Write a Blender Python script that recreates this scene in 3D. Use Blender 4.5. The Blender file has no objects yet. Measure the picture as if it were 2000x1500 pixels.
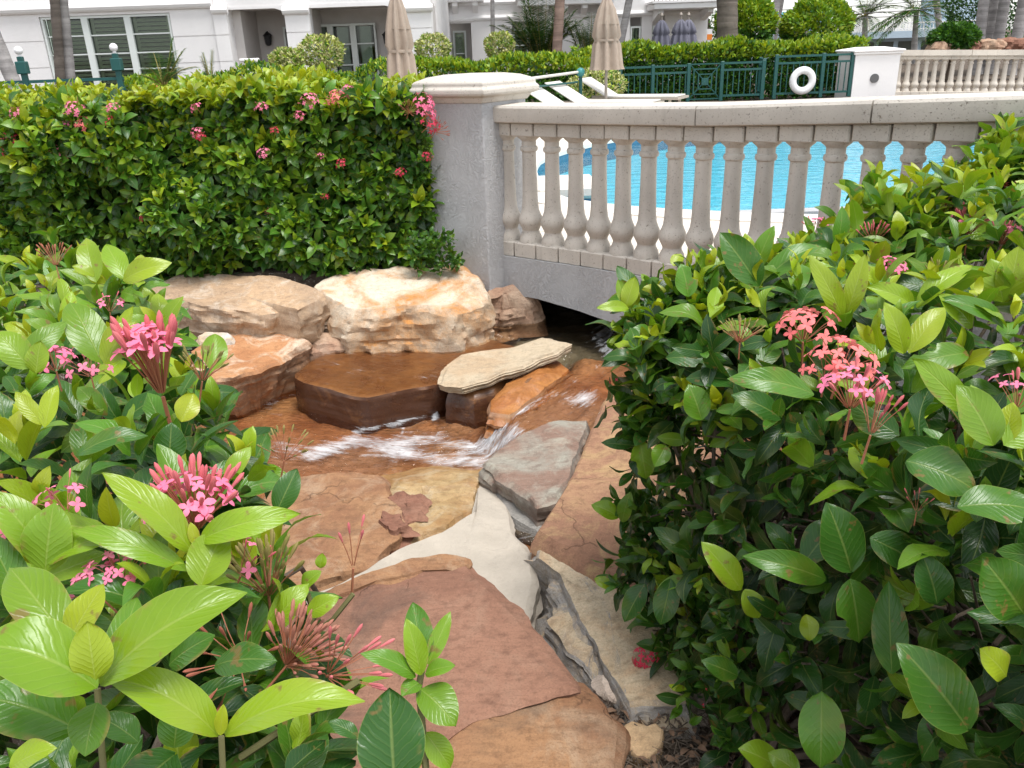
import bpy, math, random
import numpy as np
from mathutils import Vector, Matrix

# ------------------------------------------------------------------ camera, sky, sun, exposure
sc = bpy.context.scene
EYE = np.array([0.0, 0.0, 1.62])
FPX = 1600.0
PITCH = math.atan((750 - 90) / FPX)
ROLL = math.radians(2.0)
cam_d = bpy.data.cameras.new('camera')
cam_d.sensor_width = 36.0
cam_d.lens = 36.0 * FPX / 2000.0
cam_d.clip_start = 0.05
cam_d.clip_end = 3000
cam = bpy.data.objects.new('camera', cam_d)
sc.collection.objects.link(cam)
cam.matrix_world = (Matrix.Translation(Vector(EYE)) @ Matrix.Rotation(math.radians(90) - PITCH, 4, 'X')
                    @ Matrix.Rotation(-ROLL, 4, 'Z'))
sc.camera = cam

SUN_EL, SUN_AZ = math.radians(72), math.radians(135)      # azimuth measured from +Y towards +X
w = bpy.data.worlds.new('World'); sc.world = w; w.use_nodes = True
wn, wl = w.node_tree.nodes, w.node_tree.links
wn.clear()
sky = wn.new('ShaderNodeTexSky'); sky.sky_type = 'NISHITA'; sky.sun_disc = False
sky.sun_elevation = SUN_EL; sky.sun_rotation = SUN_AZ
sky.air_density = 1.0; sky.dust_density = 1.0; sky.ozone_density = 1.0
hs = wn.new('ShaderNodeHueSaturation'); hs.inputs['Saturation'].default_value = 0.22
hs.inputs['Value'].default_value = 1.15
bg = wn.new('ShaderNodeBackground'); bg.inputs['Strength'].default_value = 0.14
wo = wn.new('ShaderNodeOutputWorld')
wl.new(sky.outputs[0], hs.inputs['Color']); wl.new(hs.outputs[0], bg.inputs['Color'])
wl.new(bg.outputs[0], wo.inputs['Surface'])
sd = bpy.data.lights.new('sun', 'SUN'); sd.energy = 2.1; sd.angle = math.radians(24); sd.color = (1, 0.975, 0.94)
sun = bpy.data.objects.new('sun', sd); sc.collection.objects.link(sun)
sdir = Vector((math.sin(SUN_AZ) * math.cos(SUN_EL), math.cos(SUN_AZ) * math.cos(SUN_EL), math.sin(SUN_EL)))
sun.rotation_euler = sdir.to_track_quat('Z', 'Y').to_euler()
sun.location = (0, 0, 30)
vs = sc.view_settings
vs.view_transform = 'Standard'; vs.look = 'None'; vs.gamma = 1.0; vs.use_curve_mapping = False
vs.exposure = 0.86
try:
    sc.cycles.max_bounces = 8; sc.cycles.transparent_max_bounces = 12
except Exception:
    pass

# ------------------------------------------------------------------ helpers: photo measurements -> places
def ray(px, py):
    u = (px - 1000) / FPX; v = (750 - py) / FPX
    c, s = math.cos(ROLL), math.sin(ROLL)
    u2 = u * c + v * s; v2 = -u * s + v * c
    return np.array([u2, math.cos(PITCH) + v2 * math.sin(PITCH), -math.sin(PITCH) + v2 * math.cos(PITCH)])
def atz(px, py, z):
    d = ray(px, py); return EYE + d * ((z - EYE[2]) / d[2])
def aty(px, py, y):
    d = ray(px, py); return EYE + d * (y / d[1])
def atd(px, py, d):
    return EYE + ray(px, py) * d
def project(P):
    P = np.atleast_2d(P) - EYE
    f = np.array([0, math.cos(PITCH), -math.sin(PITCH)]); up = np.array([0, math.sin(PITCH), math.cos(PITCH)])
    d = P @ f; u2 = P[:, 0] / d; v2 = (P @ up) / d
    c, s = math.cos(ROLL), math.sin(ROLL)
    u = u2 * c - v2 * s; v = u2 * s + v2 * c
    return np.stack([1000 + u * FPX, 750 - v * FPX, d], 1)

rng = np.random.default_rng(7)
random.seed(7)

# ------------------------------------------------------------------ helpers: noise, meshes, objects
def _hash(i, j, k, seed):
    n = (i * 374761393 + j * 668265263 + k * 2147483647 + seed * 1274126177) & 0xffffffff
    n = ((n ^ (n >> 13)) * 1274126177) & 0xffffffff
    return ((n ^ (n >> 16)) & 0xffff) / 65535.0
def vnoise(P, seed=0):
    P = np.asarray(P, float); I = np.floor(P).astype(np.int64); f = P - I; f = f * f * (3 - 2 * f)
    r = 0
    for a in (0, 1):
        for b in (0, 1):
            for c in (0, 1):
                wgt = (f[:, 0] if a else 1 - f[:, 0]) * (f[:, 1] if b else 1 - f[:, 1]) * (f[:, 2] if c else 1 - f[:, 2])
                r = r + wgt * _hash(I[:, 0] + a, I[:, 1] + b, I[:, 2] + c, seed)
    return r * 2 - 1
def fbm(P, sc_=1.0, oct_=4, seed=0):
    r = 0; a = 1.0; P = np.asarray(P, float) * sc_
    for o in range(oct_):
        r = r + a * vnoise(P, seed + o * 17); P = P * 2.03; a *= 0.5
    return r

COL = sc.collection
def tag(o, label, cat, group=None):
    o['label'] = label; o['category'] = cat
    if group: o['group'] = group
    return o
def empty(name, loc=(0, 0, 0), label=None, cat=None, group=None, rz=0.0, parent=None):
    o = bpy.data.objects.new(name, None); COL.objects.link(o); o.location = loc; o.rotation_euler = (0, 0, rz)
    o.empty_display_size = 0.1
    if parent: o.parent = parent
    if label: tag(o, label, cat, group)
    return o
def wloc(o):
    p = np.zeros(3)
    while o is not None:
        p = p + np.array(o.location); o = o.parent
    return p
def mesh_from(name, V, F, mat, smooth=False, sharp=None, col=None, uv=None):
    """F: list of index lists or an (n,k) array"""
    me = bpy.data.meshes.new(name)
    V = np.asarray(V, np.float32)
    if isinstance(F, np.ndarray):
        n, k = F.shape
        me.vertices.add(len(V)); me.vertices.foreach_set('co', V.ravel())
        me.loops.add(n * k); me.loops.foreach_set('vertex_index', F.astype(np.int32).ravel())
        me.polygons.add(n); me.polygons.foreach_set('loop_start', np.arange(0, n * k, k, dtype=np.int32))
        me.update(calc_edges=True)
    else:
        me.from_pydata(V.tolist(), [], F); me.update()
    if col is not None:
        a = me.attributes.new('Col', 'FLOAT_COLOR', 'POINT')
        a.data.foreach_set('color', np.asarray(col, np.float32).ravel())
    if uv is not None:
        ul = me.uv_layers.new(name='UVMap')
        li = np.zeros(len(me.loops), np.int32); me.loops.foreach_get('vertex_index', li)
        ul.data.foreach_set('uv', np.asarray(uv, np.float32)[li].ravel())
    if smooth:
        me.polygons.foreach_set('use_smooth', np.ones(len(me.polygons), bool))
        if sharp is not None: me.set_sharp_from_angle(angle=math.radians(sharp))
    if mat: me.materials.append(mat)
    me.update()
    return me
def obj(name, me, parent=None, loc=None):
    o = bpy.data.objects.new(name, me); COL.objects.link(o)
    if parent: o.parent = parent
    if loc is not None: o.location = loc
    return o
class MB:
    def __init__(s): s.V = []; s.F = []
    def add(s, V, F):
        b = len(s.V); s.V += [tuple(v) for v in V]; s.F += [[i + b for i in f] for f in F]; return s
    def box(s, x0, x1, y0, y1, z0, z1, bev=0.0):
        if bev > 0:
            b = bev
            ring = lambda z, i: [(x0 + i, y0 + b), (x0 + b, y0 + i), (x1 - b, y0 + i), (x1 - i, y0 + b), (x1 - i, y1 - b), (x1 - b, y1 - i), (x0 + b, y1 - i), (x0 + i, y1 - b)]
            V = [];
            for z, i in ((z0, b), (z0 + b, 0), (z1 - b, 0), (z1, b)):
                V += [(x, y, z) for x, y in ring(z, i)]
            F = []
            for r in range(3):
                for k in range(8):
                    F.append([r * 8 + k, r * 8 + (k + 1) % 8, r * 8 + 8 + (k + 1) % 8, r * 8 + 8 + k])
            F.append(list(range(7, -1, -1))); F.append([24 + k for k in range(8)])
            return s.add(V, F)
        V = [(x0, y0, z0), (x1, y0, z0), (x1, y1, z0), (x0, y1, z0), (x0, y0, z1), (x1, y0, z1), (x1, y1, z1), (x0, y1, z1)]
        return s.add(V, [[0, 3, 2, 1], [4, 5, 6, 7], [0, 1, 5, 4], [1, 2, 6, 5], [2, 3, 7, 6], [3, 0, 4, 7]])
    def tube(s, pts, rad, n=8, cap=True):
        pts = [np.array(p, float) for p in pts]
        if not hasattr(rad, '__len__'): rad = [rad] * len(pts)
        V = []; F = []
        for i, p in enumerate(pts):
            t = pts[min(i + 1, len(pts) - 1)] - pts[max(i - 1, 0)]; t = t / (np.linalg.norm(t) + 1e-9)
            a = np.cross(t, [0, 0, 1.0]) if abs(t[2]) < .95 else np.cross(t, [0, 1.0, 0]); a /= np.linalg.norm(a); b = np.cross(t, a)
            for k in range(n):
                an = 2 * math.pi * k / n; V.append(p + rad[i] * (math.cos(an) * a + math.sin(an) * b))
        for i in range(len(pts) - 1):
            for k in range(n):
                F.append([i * n + k, i * n + (k + 1) % n, (i + 1) * n + (k + 1) % n, (i + 1) * n + k])
        if cap:
            F.append(list(range(n))[::-1]); F.append([(len(pts) - 1) * n + k for k in range(n)])
        return s.add(V, F)
    def lathe(s, prof, n=20, c=(0, 0, 0)):
        V = []; F = []
        for r, z in prof:
            for k in range(n):
                an = 2 * math.pi * k / n; V.append((c[0] + r * math.cos(an), c[1] + r * math.sin(an), c[2] + z))
        for i in range(len(prof) - 1):
            for k in range(n):
                F.append([i * n + k, i * n + (k + 1) % n, (i + 1) * n + (k + 1) % n, (i + 1) * n + k])
        F.append(list(range(n))[::-1]); F.append([(len(prof) - 1) * n + k for k in range(n)])
        return s.add(V, F)
    def prism(s, poly, z0, z1):
        n = len(poly)
        V = [(x, y, z0) for x, y in poly] + [(x, y, z1) for x, y in poly]
        F = [list(range(n))[::-1], [n + k for k in range(n)]] + [[k, (k + 1) % n, n + (k + 1) % n, n + k] for k in range(n)]
        return s.add(V, F)
    def build(s, name, mat, parent=None, smooth=False, sharp=35, origin=None, world=True):
        V = np.array(s.V, float)
        org = np.zeros(3)
        if world:
            if parent is not None: org = wloc(parent)
            elif origin is not None: org = np.array(origin, float)
        me = mesh_from(name, V - org, s.F, mat, smooth, sharp)
        return obj(name, me, parent, loc=(org if parent is None else None))
def copy_tree(o, parent=None):
    c = o.copy(); COL.objects.link(c); c.parent = parent
    for ch in list(o.children): copy_tree(ch, c)
    return c

# ------------------------------------------------------------------ materials
class NT:
    def __init__(s, name):
        s.m = bpy.data.materials.new(name); s.m.use_nodes = True; s.n = s.m.node_tree.nodes; s.l = s.m.node_tree.links
        s.n.clear(); s.out = s.n.new('ShaderNodeOutputMaterial')
    def node(s, t, **kw):
        nd = s.n.new(t)
        for k, v in kw.items():
            if hasattr(nd, k) and not k.startswith('i_'): setattr(nd, k, v)
        return nd
    def link(s, a, b): s.l.new(a, b)
    def setin(s, sock, v):
        if v is None: return
        if hasattr(v, 'is_output'): s.l.new(v, sock)
        else:
            if hasattr(sock, 'default_value'):
                if sock.type == 'RGBA' and hasattr(v, '__len__') and len(v) == 3: v = (*v, 1)
                sock.default_value = v
    def math(s, op, a, b=None, clamp=False):
        nd = s.n.new('ShaderNodeMath'); nd.operation = op; nd.use_clamp = clamp
        s.setin(nd.inputs[0], a)
        if b is not None: s.setin(nd.inputs[1], b)
        return nd.outputs[0]
    def mix(s, f, a, b, mode='MIX'):
        nd = s.n.new('ShaderNodeMix'); nd.data_type = 'RGBA'; nd.blend_type = mode
        s.setin(nd.inputs[0], f); s.setin(nd.inputs[6], a); s.setin(nd.inputs[7], b)
        return nd.outputs[2]
    def noise(s, vec, scale, detail=4, rough=.55, dist=0.0):
        nd = s.n.new('ShaderNodeTexNoise'); s.setin(nd.inputs['Vector'], vec); nd.inputs['Scale'].default_value = scale
        nd.inputs['Detail'].default_value = detail; nd.inputs['Roughness'].default_value = rough; nd.inputs['Distortion'].default_value = dist
        return nd.outputs[0]
    def voro(s, vec, scale, feat='F1'):
        nd = s.n.new('ShaderNodeTexVoronoi'); nd.feature = feat; s.setin(nd.inputs['Vector'], vec); nd.inputs['Scale'].default_value = scale
        return nd.outputs[0]
    def ramp(s, f, stops, interp='LINEAR'):
        nd = s.n.new('ShaderNodeValToRGB'); e = nd.color_ramp.elements; nd.color_ramp.interpolation = interp
        while len(e) < len(stops): e.new(0.5)
        for k, (p, c) in enumerate(stops):
            e[k].position = p
            e[k].color = (c, c, c, 1) if not hasattr(c, '__len__') else (*c, 1)
        s.setin(nd.inputs[0], f); return nd.outputs[0]
    def coords(s, kind='Object', scale=(1, 1, 1), loc=(0, 0, 0)):
        tc = s.n.new('ShaderNodeTexCoord'); mp = s.n.new('ShaderNodeMapping')
        s.l.new(tc.outputs[kind], mp.inputs[0]); mp.inputs['Scale'].default_value = scale; mp.inputs['Location'].default_value = loc
        return mp.outputs[0]
    def wpos(s, scale=(1, 1, 1), loc=(0, 0, 0)):
        g = s.n.new('ShaderNodeNewGeometry'); mp = s.n.new('ShaderNodeMapping')
        s.l.new(g.outputs['Position'], mp.inputs[0]); mp.inputs['Scale'].default_value = scale; mp.inputs['Location'].default_value = loc
        return mp.outputs[0]
    def bump(s, h, strength, dist=0.01, nrm=None):
        nd = s.n.new('ShaderNodeBump'); nd.inputs['Strength'].default_value = strength; nd.inputs['Distance'].default_value = dist
        s.setin(nd.inputs['Height'], h)
        if nrm is not None: s.l.new(nrm, nd.inputs['Normal'])
        return nd.outputs[0]
    def bsdf(s, col, rough=.6, nrm=None, spec=.5, metal=0.0):
        b = s.n.new('ShaderNodeBsdfPrincipled')
        s.setin(b.inputs['Base Color'], col); s.setin(b.inputs['Roughness'], rough)
        b.inputs['Specular IOR Level'].default_value = spec; b.inputs['Metallic'].default_value = metal
        if nrm is not None: s.l.new(nrm, b.inputs['Normal'])
        return b.outputs[0]
    def done(s, sh): s.l.new(sh, s.out.inputs[0]); return s.m

def m_plain(name, col, rough=.6, var=.12, scale=6, bump=0.0, bscale=60, spec=.4, metal=0.0):
    t = NT(name); p = t.wpos()
    n = t.noise(p, scale, 5)
    c = t.mix(n, tuple(max(0, x * (1 - var)) for x in col), tuple(min(1, x * (1 + var)) for x in col))
    nr = t.bump(t.noise(p, bscale, 4), bump, .01) if bump > 0 else None
    return t.done(t.bsdf(c, rough, nr, spec, metal))

def m_caststone(name='cast_stone', col=(.57, .525, .465), pit=(.2, .165, .13)):
    t = NT(name); p = t.wpos()
    big = t.noise(p, 3.0, 5, .6)
    c = t.mix(t.ramp(big, [(.3, 0), (.7, 1)]), tuple(x * .86 for x in col), tuple(min(1, x * 1.1) for x in col))
    v = t.noise(p, 150, 2, .5)
    pits = t.ramp(v, [(.27, 1), (.36, 0)])
    v2 = t.noise(p, 60, 3, .6)
    pits2 = t.ramp(v2, [(.28, 1), (.36, 0)])
    allp = t.math('MAXIMUM', pits, pits2)
    c = t.mix(t.math('MULTIPLY', allp, .75), c, pit)
    streak = t.noise(t.wpos(scale=(18, 18, 1.2)), 1.0, 4, .6)
    c = t.mix(t.ramp(streak, [(.55, 0), (.8, .3)]), c, (.30, .27, .23))
    h = t.math('SUBTRACT', t.math('MULTIPLY', t.noise(p, 220, 3), .5), allp)
    return t.done(t.bsdf(c, .92, t.bump(h, .6, .004), .2))

def m_stucco(name, col, trowel=1.0, scale=1.0, dirt=.25):
    t = NT(name); p = t.wpos()
    warp = t.noise(p, 5 * scale, 3, .5)
    n1 = t.noise(t.wpos(scale=(24 * scale, 24 * scale, 15 * scale)), 1.0, 3, .6, 2.2)
    ridge = t.ramp(t.math('ABSOLUTE', t.math('SUBTRACT', n1, .5)), [(0, 1), (.05, .3), (.14, 0)])
    patch = t.ramp(warp, [(.3, .25), (.65, 1)])
    h = t.math('ADD', t.math('MULTIPLY', ridge, patch), t.math('MULTIPLY', t.noise(p, 70 * scale, 4), .45))
    c = t.mix(t.noise(p, 1.6, 5), tuple(x * (1 - .1) for x in col), tuple(min(1, x * 1.06) for x in col))
    c = t.mix(t.ramp(t.noise(t.wpos(scale=(3, 3, .6)), 1.0, 5), [(.5, 0), (.85, dirt * .6)]), c, tuple(x * .6 for x in col))
    return t.done(t.bsdf(c, .85, t.bump(h, .6 * trowel, .008), .25))

def m_rock(name, c1, c2, c3, seed, vein=(.62, .52, .4), wet=0.0, patchy=.5, strata=.5, bump=.6, spots=.0, thr=.5, sidec=None, bandz=38, crack=0.0, stain=0.0, steepr=(.35, .75)):
    """layered sandstone: c1 body, c2 rust, c3 pale; bedding shows on the steep sides"""
    t = NT(name); o = (seed * 3.1, seed * 1.7, seed * .9)
    p = t.wpos(loc=o)
    n1 = t.noise(p, 2.6, 6, .62, .6)
    c = t.mix(t.ramp(n1, [(thr - .07, 0), (thr + .07, 1)]), c1, c2)
    n2 = t.noise(t.wpos(loc=(seed, seed * 2, 0)), 5.5, 6, .68, 1.0)
    c = t.mix(t.math('MULTIPLY', t.ramp(n2, [(.5, 0), (.66, 1)]), patchy), c, c3)
    g = t.n.new('ShaderNodeNewGeometry'); sx = t.n.new('ShaderNodeSeparateXYZ'); t.link(g.outputs['True Normal'], sx.inputs[0])
    steep = t.ramp(t.math('ABSOLUTE', sx.outputs[2]), [(steepr[0], 1), (steepr[1], 0)])
    band = t.noise(t.wpos(scale=(2.5, 2.5, bandz), loc=o), 1.0, 5, .6, .4)
    bc = t.mix(t.ramp(band, [(.35, 0), (.65, 1)]), sidec or tuple(x * .62 for x in c1), vein)
    c = t.mix(t.math('MULTIPLY', steep, strata), c, bc)
    fine = t.noise(p, 26, 6, .7)
    c = t.mix(t.ramp(fine, [(.3, .6), (.5, 0)]), c, tuple(x * .45 for x in c1))
    c = t.mix(t.ramp(t.noise(p, 11, 5, .7, .5), [(.56, 0), (.75, .5)]), c, tuple(min(1, x * 1.35) for x in c2))
    stk = t.noise(t.wpos(scale=(9, 60, 30), loc=o), 1.0, 4, .65, .5)
    c = t.mix(t.ramp(stk, [(.50, 0), (.72, .42)]), c, tuple(x * .55 for x in c1))
    spk = t.noise(p, 170, 3, .7)
    c = t.mix(t.ramp(spk, [(.30, .55), (.48, 0)]), c, tuple(x * .5 for x in c2))
    c = t.mix(t.ramp(spk, [(.58, 0), (.74, .45)]), c, tuple(min(1, x * 1.5) for x in c2))
    if spots > 0:
        sp = t.ramp(t.noise(p, 45, 4, .7), [(.58, 0), (.66, spots)])
        c = t.mix(sp, c, tuple(x * .3 for x in c1))
    h = t.math('ADD', t.math('MULTIPLY', t.noise(p, 16, 7, .72), 1.0), t.math('MULTIPLY', t.math('MULTIPLY', steep, band), 1.0))
    h = t.math('ADD', h, t.math('MULTIPLY', t.noise(p, 120, 4, .7), .25))
    if stain > 0:
        c = t.mix(t.ramp(t.noise(t.wpos(loc=(seed * 5, 2, 1)), 2.1, 6, .7, .8), [(.56, 0), (.70, stain)]), c, (.075, .06, .05))
    if crack > 0:
        wv = t.n.new('ShaderNodeVectorMath'); wv.operation = 'ADD'; t.link(p, wv.inputs[0])
        nd = t.n.new('ShaderNodeTexNoise'); nd.inputs['Scale'].default_value = 4.0; nd.inputs['Detail'].default_value = 6; t.link(p, nd.inputs['Vector'])
        sc3 = t.n.new('ShaderNodeVectorMath'); sc3.operation = 'SCALE'; sc3.inputs['Scale'].default_value = .35; t.link(nd.outputs['Color'], sc3.inputs[0]); t.link(sc3.outputs[0], wv.inputs[1])
        vd = t.n.new('ShaderNodeTexVoronoi'); vd.feature = 'DISTANCE_TO_EDGE'; vd.inputs['Scale'].default_value = 1.7; t.link(wv.outputs[0], vd.inputs['Vector'])
        ck = t.math('MULTIPLY', t.ramp(vd.outputs[0], [(0, 1), (.007, 0)]), t.ramp(t.noise(p, 3.3, 3), [(.48, 0), (.58, crack)]))
        c = t.mix(ck, c, tuple(x * .25 for x in c1)); h = t.math('SUBTRACT', h, t.math('MULTIPLY', ck, 1.2))
    rough = t.ramp(n1, [(.2, .85 - .65 * wet), (.8, .95 - .65 * wet)])
    return t.done(t.bsdf(c, rough, t.bump(h, bump, .012), .3 + .3 * wet))

def m_leaf(name, use_obj, rough=.29, trans=.26, veins=True):
    t = NT(name)
    if use_obj:
        oi = t.n.new('ShaderNodeObjectInfo'); base = oi.outputs['Color']
    else:
        at = t.n.new('ShaderNodeAttribute'); at.attribute_name = 'Col'; base = at.outputs['Color']
    p = t.wpos()
    base = t.mix(t.math('MULTIPLY', t.noise(p, 28, 4), .5), base, t.mix(1.0, base, (.62, .7, .5), 'MULTIPLY'))
    nr = None
    if veins:
        tc = t.n.new('ShaderNodeTexCoord'); sx = t.n.new('ShaderNodeSeparateXYZ'); t.link(tc.outputs['UV'], sx.inputs[0])
        uu = t.math('ABSOLUTE', t.math('SUBTRACT', sx.outputs[0], .5))
        mid = t.ramp(uu, [(.010, 1), (.035, 0)])
        ph = t.math('SUBTRACT', t.math('MULTIPLY', sx.outputs[1], 10.0), t.math('MULTIPLY', uu, 6.0))
        ph = t.math('ADD', ph, t.math('MULTIPLY', t.noise(tc.outputs['UV'], 6, 2), .6))
        wv = t.math('SINE', t.math('MULTIPLY', ph, 6.2832))
        lat = t.ramp(wv, [(.90, 0), (1.0, .30)])
        vm = t.math('MAXIMUM', mid, lat)
        lite = t.mix(.45, base, (.45, .52, .16))
        base = t.mix(t.math('MULTIPLY', vm, .5), base, lite)
        edge = t.ramp(uu, [(.485, 0), (.5, .35)])
        base = t.mix(edge, base, (.45, .47, .12))
        eb = t.math('MULTIPLY', t.ramp(uu, [(.36, 0), (.5, 1)]), t.ramp(t.noise(p, 17, 4, .7), [(.56, 0), (.66, 1)]))
        base = t.mix(t.math('MULTIPLY', eb, .75), base, (.30, .20, .07))
        yl = t.ramp(t.noise(p, 9, 3, .6), [(.55, 0), (.75, .35)])
        base = t.mix(yl, base, t.mix(.5, base, (.45, .42, .05)))
        # browned or yellowed spots, each leaf in its own place
        sp = t.ramp(t.noise(p, 38, 3, .6), [(.635, 0), (.69, .8)])
        base = t.mix(sp, base, (.20, .13, .04))
        h = t.math('SUBTRACT', t.math('MULTIPLY', t.ramp(wv, [(.0, 0), (1.0, 1)]), .38), t.math('MULTIPLY', mid, 1.0))
        h = t.math('ADD', h, t.math('MULTIPLY', t.noise(p, 34, 3), 1.6))
        nr = t.bump(h, .30, .0022)
    b = t.bsdf(base, t.math('ADD', t.math('MULTIPLY', t.noise(p, 15, 3), .18), rough - .08), nr, .45)
    tr = t.n.new('ShaderNodeBsdfTranslucent')
    t.setin(tr.inputs[0], t.mix(1.0, base, (1.5, 1.35, .45), 'MULTIPLY'))
    ms = t.n.new('ShaderNodeMixShader'); ms.inputs[0].default_value = trans
    t.link(b, ms.inputs[1]); t.link(tr.outputs[0], ms.inputs[2])
    return t.done(ms.outputs[0])

def m_flower(name, col, col2):
    t = NT(name); oi = t.n.new('ShaderNodeObjectInfo')
    c = t.mix(oi.outputs['Random'], col, col2)
    c = t.mix(t.noise(t.wpos(), 60, 3), c, tuple(min(1, x * 1.25) for x in col))
    b = t.bsdf(c, .5, None, .3)
    tr = t.n.new('ShaderNodeBsdfTranslucent'); t.setin(tr.inputs[0], c)
    ms = t.n.new('ShaderNodeMixShader'); ms.inputs[0].default_value = .25
    t.link(b, ms.inputs[1]); t.link(tr.outputs[0], ms.inputs[2])
    return t.done(ms.outputs[0])

def m_water(name, tint, bscale, bstr, foam=False, fscale=(1, 1, 1), gloss_rough=.03):
    """clear water: straight transmission with a Fresnel reflection, white where the water is aerated"""
    t = NT(name); p = t.wpos(scale=fscale)
    n = t.noise(p, bscale, 3, .5, .3)
    n2 = t.noise(p, bscale * 3.1, 2, .5)
    if foam:
        at = t.n.new('ShaderNodeAttribute'); at.attribute_name = 'Col'
        sx = t.n.new('ShaderNodeSeparateColor'); t.link(at.outputs['Color'], sx.inputs[0])
        cb = t.n.new('ShaderNodeCombineXYZ'); t.link(sx.outputs[1], cb.inputs[0]); t.link(sx.outputs[2], cb.inputs[1])
        mpf = t.n.new('ShaderNodeMapping'); t.link(cb.outputs[0], mpf.inputs[0]); mpf.inputs['Scale'].default_value = (34, 9, 1)
        n = t.math('ADD', t.math('MULTIPLY', n, .3), t.noise(mpf.outputs[0], 1.0, 4, .6, .8))
    nr = t.bump(t.math('ADD', n, t.math('MULTIPLY', n2, .35)), bstr, .03)
    tr = t.n.new('ShaderNodeBsdfTransparent'); tr.inputs[0].default_value = (*tint, 1)
    gl = t.n.new('ShaderNodeBsdfGlossy'); gl.inputs['Roughness'].default_value = gloss_rough
    t.link(nr, gl.inputs['Normal'])
    fr = t.n.new('ShaderNodeFresnel'); fr.inputs[0].default_value = 1.33; t.link(nr, fr.inputs['Normal'])
    ms = t.n.new('ShaderNodeMixShader'); t.link(fr.outputs[0], ms.inputs[0]); t.link(tr.outputs[0], ms.inputs[1]); t.link(gl.outputs[0], ms.inputs[2])
    sh = ms.outputs[0]
    if foam:
        # flow coordinates: green = across the current, blue = along it
        mp = t.n.new('ShaderNodeMapping'); t.link(cb.outputs[0], mp.inputs[0]); mp.inputs['Scale'].default_value = (42, 7, 1)
        st = t.noise(mp.outputs[0], 1.0, 5, .65, .7)
        mp2 = t.n.new('ShaderNodeMapping'); t.link(cb.outputs[0], mp2.inputs[0]); mp2.inputs['Scale'].default_value = (110, 30, 1)
        st2 = t.noise(mp2.outputs[0], 1.0, 4, .7, .5)
        s = t.math('ADD', t.math('MULTIPLY', st, .65), t.math('MULTIPLY', st2, .35))
        thr = t.math('SUBTRACT', .74, t.math('MULTIPLY', sx.outputs[0], .52))
        f = t.math('MULTIPLY', t.math('SUBTRACT', s, thr), 2.9, clamp=True)
        f = t.math('MULTIPLY', f, t.math('MINIMUM', t.math('MULTIPLY', sx.outputs[0], 2.0), .82), clamp=True)
        df = t.bsdf((.82, .85, .88), .45, t.bump(s, .5, .02), .4)
        m2 = t.n.new('ShaderNodeMixShader'); t.link(f, m2.inputs[0]); t.link(sh, m2.inputs[1]); t.link(df, m2.inputs[2])
        sh = m2.outputs[0]
    return t.done(sh)

M = {}
M['cast'] = m_caststone()
M['cast_sunlit'] = m_caststone('cast_stone_sunlit', (.66, .60, .52), (.4, .36, .3))  # lighter copy of the cast stone, sunlight put into its colour
M['stucco'] = m_stucco('stucco_grey', (.47, .47, .475), 1.0, 1.0, .6)
M['house'] = m_stucco('stucco_white', (.86, .84, .83), .35, .6, .12)
M['trim'] = m_plain('trim_white', (.86, .84, .83), .7, .06)
M['frame'] = m_plain('window_frame_white', (.74, .78, .75), .45, .05)
M['glassdark'] = m_plain('window_dark_glass', (.05, .06, .05), .12, .3, 2)
M['shutter'] = m_plain('shutter_cream', (.50, .50, .36), .55, .15, 3)
M['porch'] = m_plain('porch_wall', (.60, .565, .54), .8, .08)
M['green'] = m_plain('fence_green_paint', (.014, .085, .078), .4, .2, 9)
M['white'] = m_plain('white_paint', (.8, .8, .8), .45, .05)
M['black'] = m_plain('black_metal', (.02, .02, .022), .45, .2)
M['canvas'] = m_plain('beige_canvas', (.34, .27, .215), .9, .16, 12, .3, 40)
M['canvasg'] = m_plain('grey_canvas', (.17, .17, .215), .9, .16, 12, .3, 40)
M['sling'] = m_plain('lounger_sling', (.62, .60, .55), .8, .08, 9)
M['lframe'] = m_plain('lounger_frame', (.36, .32, .27), .5, .1, 9)
M['bluewall'] = m_plain('pale_blue_paint', (.42, .52, .60), .7, .08, 2)
M['bark'] = m_plain('bark', (.13, .10, .075), .9, .35, 30, .7, 60)
M['twig'] = m_plain('green_twig', (.14, .13, .05), .7, .3, 40)
def m_palm(name, c):
    t = NT(name)
    rg = t.noise(t.wpos(scale=(.6, .6, 9)), 1.0, 4, .6, .4)
    c2 = t.mix(t.ramp(rg, [(.35, 0), (.65, 1)]), tuple(x * .65 for x in c), tuple(min(1, x * 1.2) for x in c))
    c2 = t.mix(t.ramp(t.noise(t.wpos(), 7, 6, .7), [(.5, 0), (.7, .6)]), c2, tuple(x * .5 for x in c))
    return t.done(t.bsdf(c2, .9, t.bump(rg, .7, .03), .2))
M['palm'] = m_palm('palm_trunk_grey', (.36, .34, .33))
M['palmr'] = m_palm('palm_trunk_brown', (.30, .21, .17))
M['palmd'] = m_palm('palm_trunk_dark', (.16, .135, .115))
M['paver'] = m_plain('deck_paver', (.66, .60, .52), .85, .1, 5, .25, 70)
M['coping'] = m_plain('pool_coping', (.70, .66, .60), .8, .08, 8, .3, 90)
M['plaster'] = m_plain('pool_plaster', (.22, .68, .78), .6, .06, 2)
M['tile'] = m_plain('pool_tile', (.05, .16, .26), .25, .4, 30)
M['leafO'] = m_leaf('ixora_leaf', True)
M['leafM'] = m_leaf('ixora_leaf_mass', False)
M['leafB'] = m_leaf('small_leaf', False, .45, .22, False)
M['pink'] = m_flower('petal_pink', (.80, .17, .30), (.86, .30, .42))
M['coral'] = m_flower('petal_coral', (.80, .17, .17), (.86, .30, .27))
M['red'] = m_flower('petal_red', (.55, .03, .07), (.68, .06, .12))
M['budred'] = m_flower('bud_rose', (.62, .15, .17), (.74, .28, .27))
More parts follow.
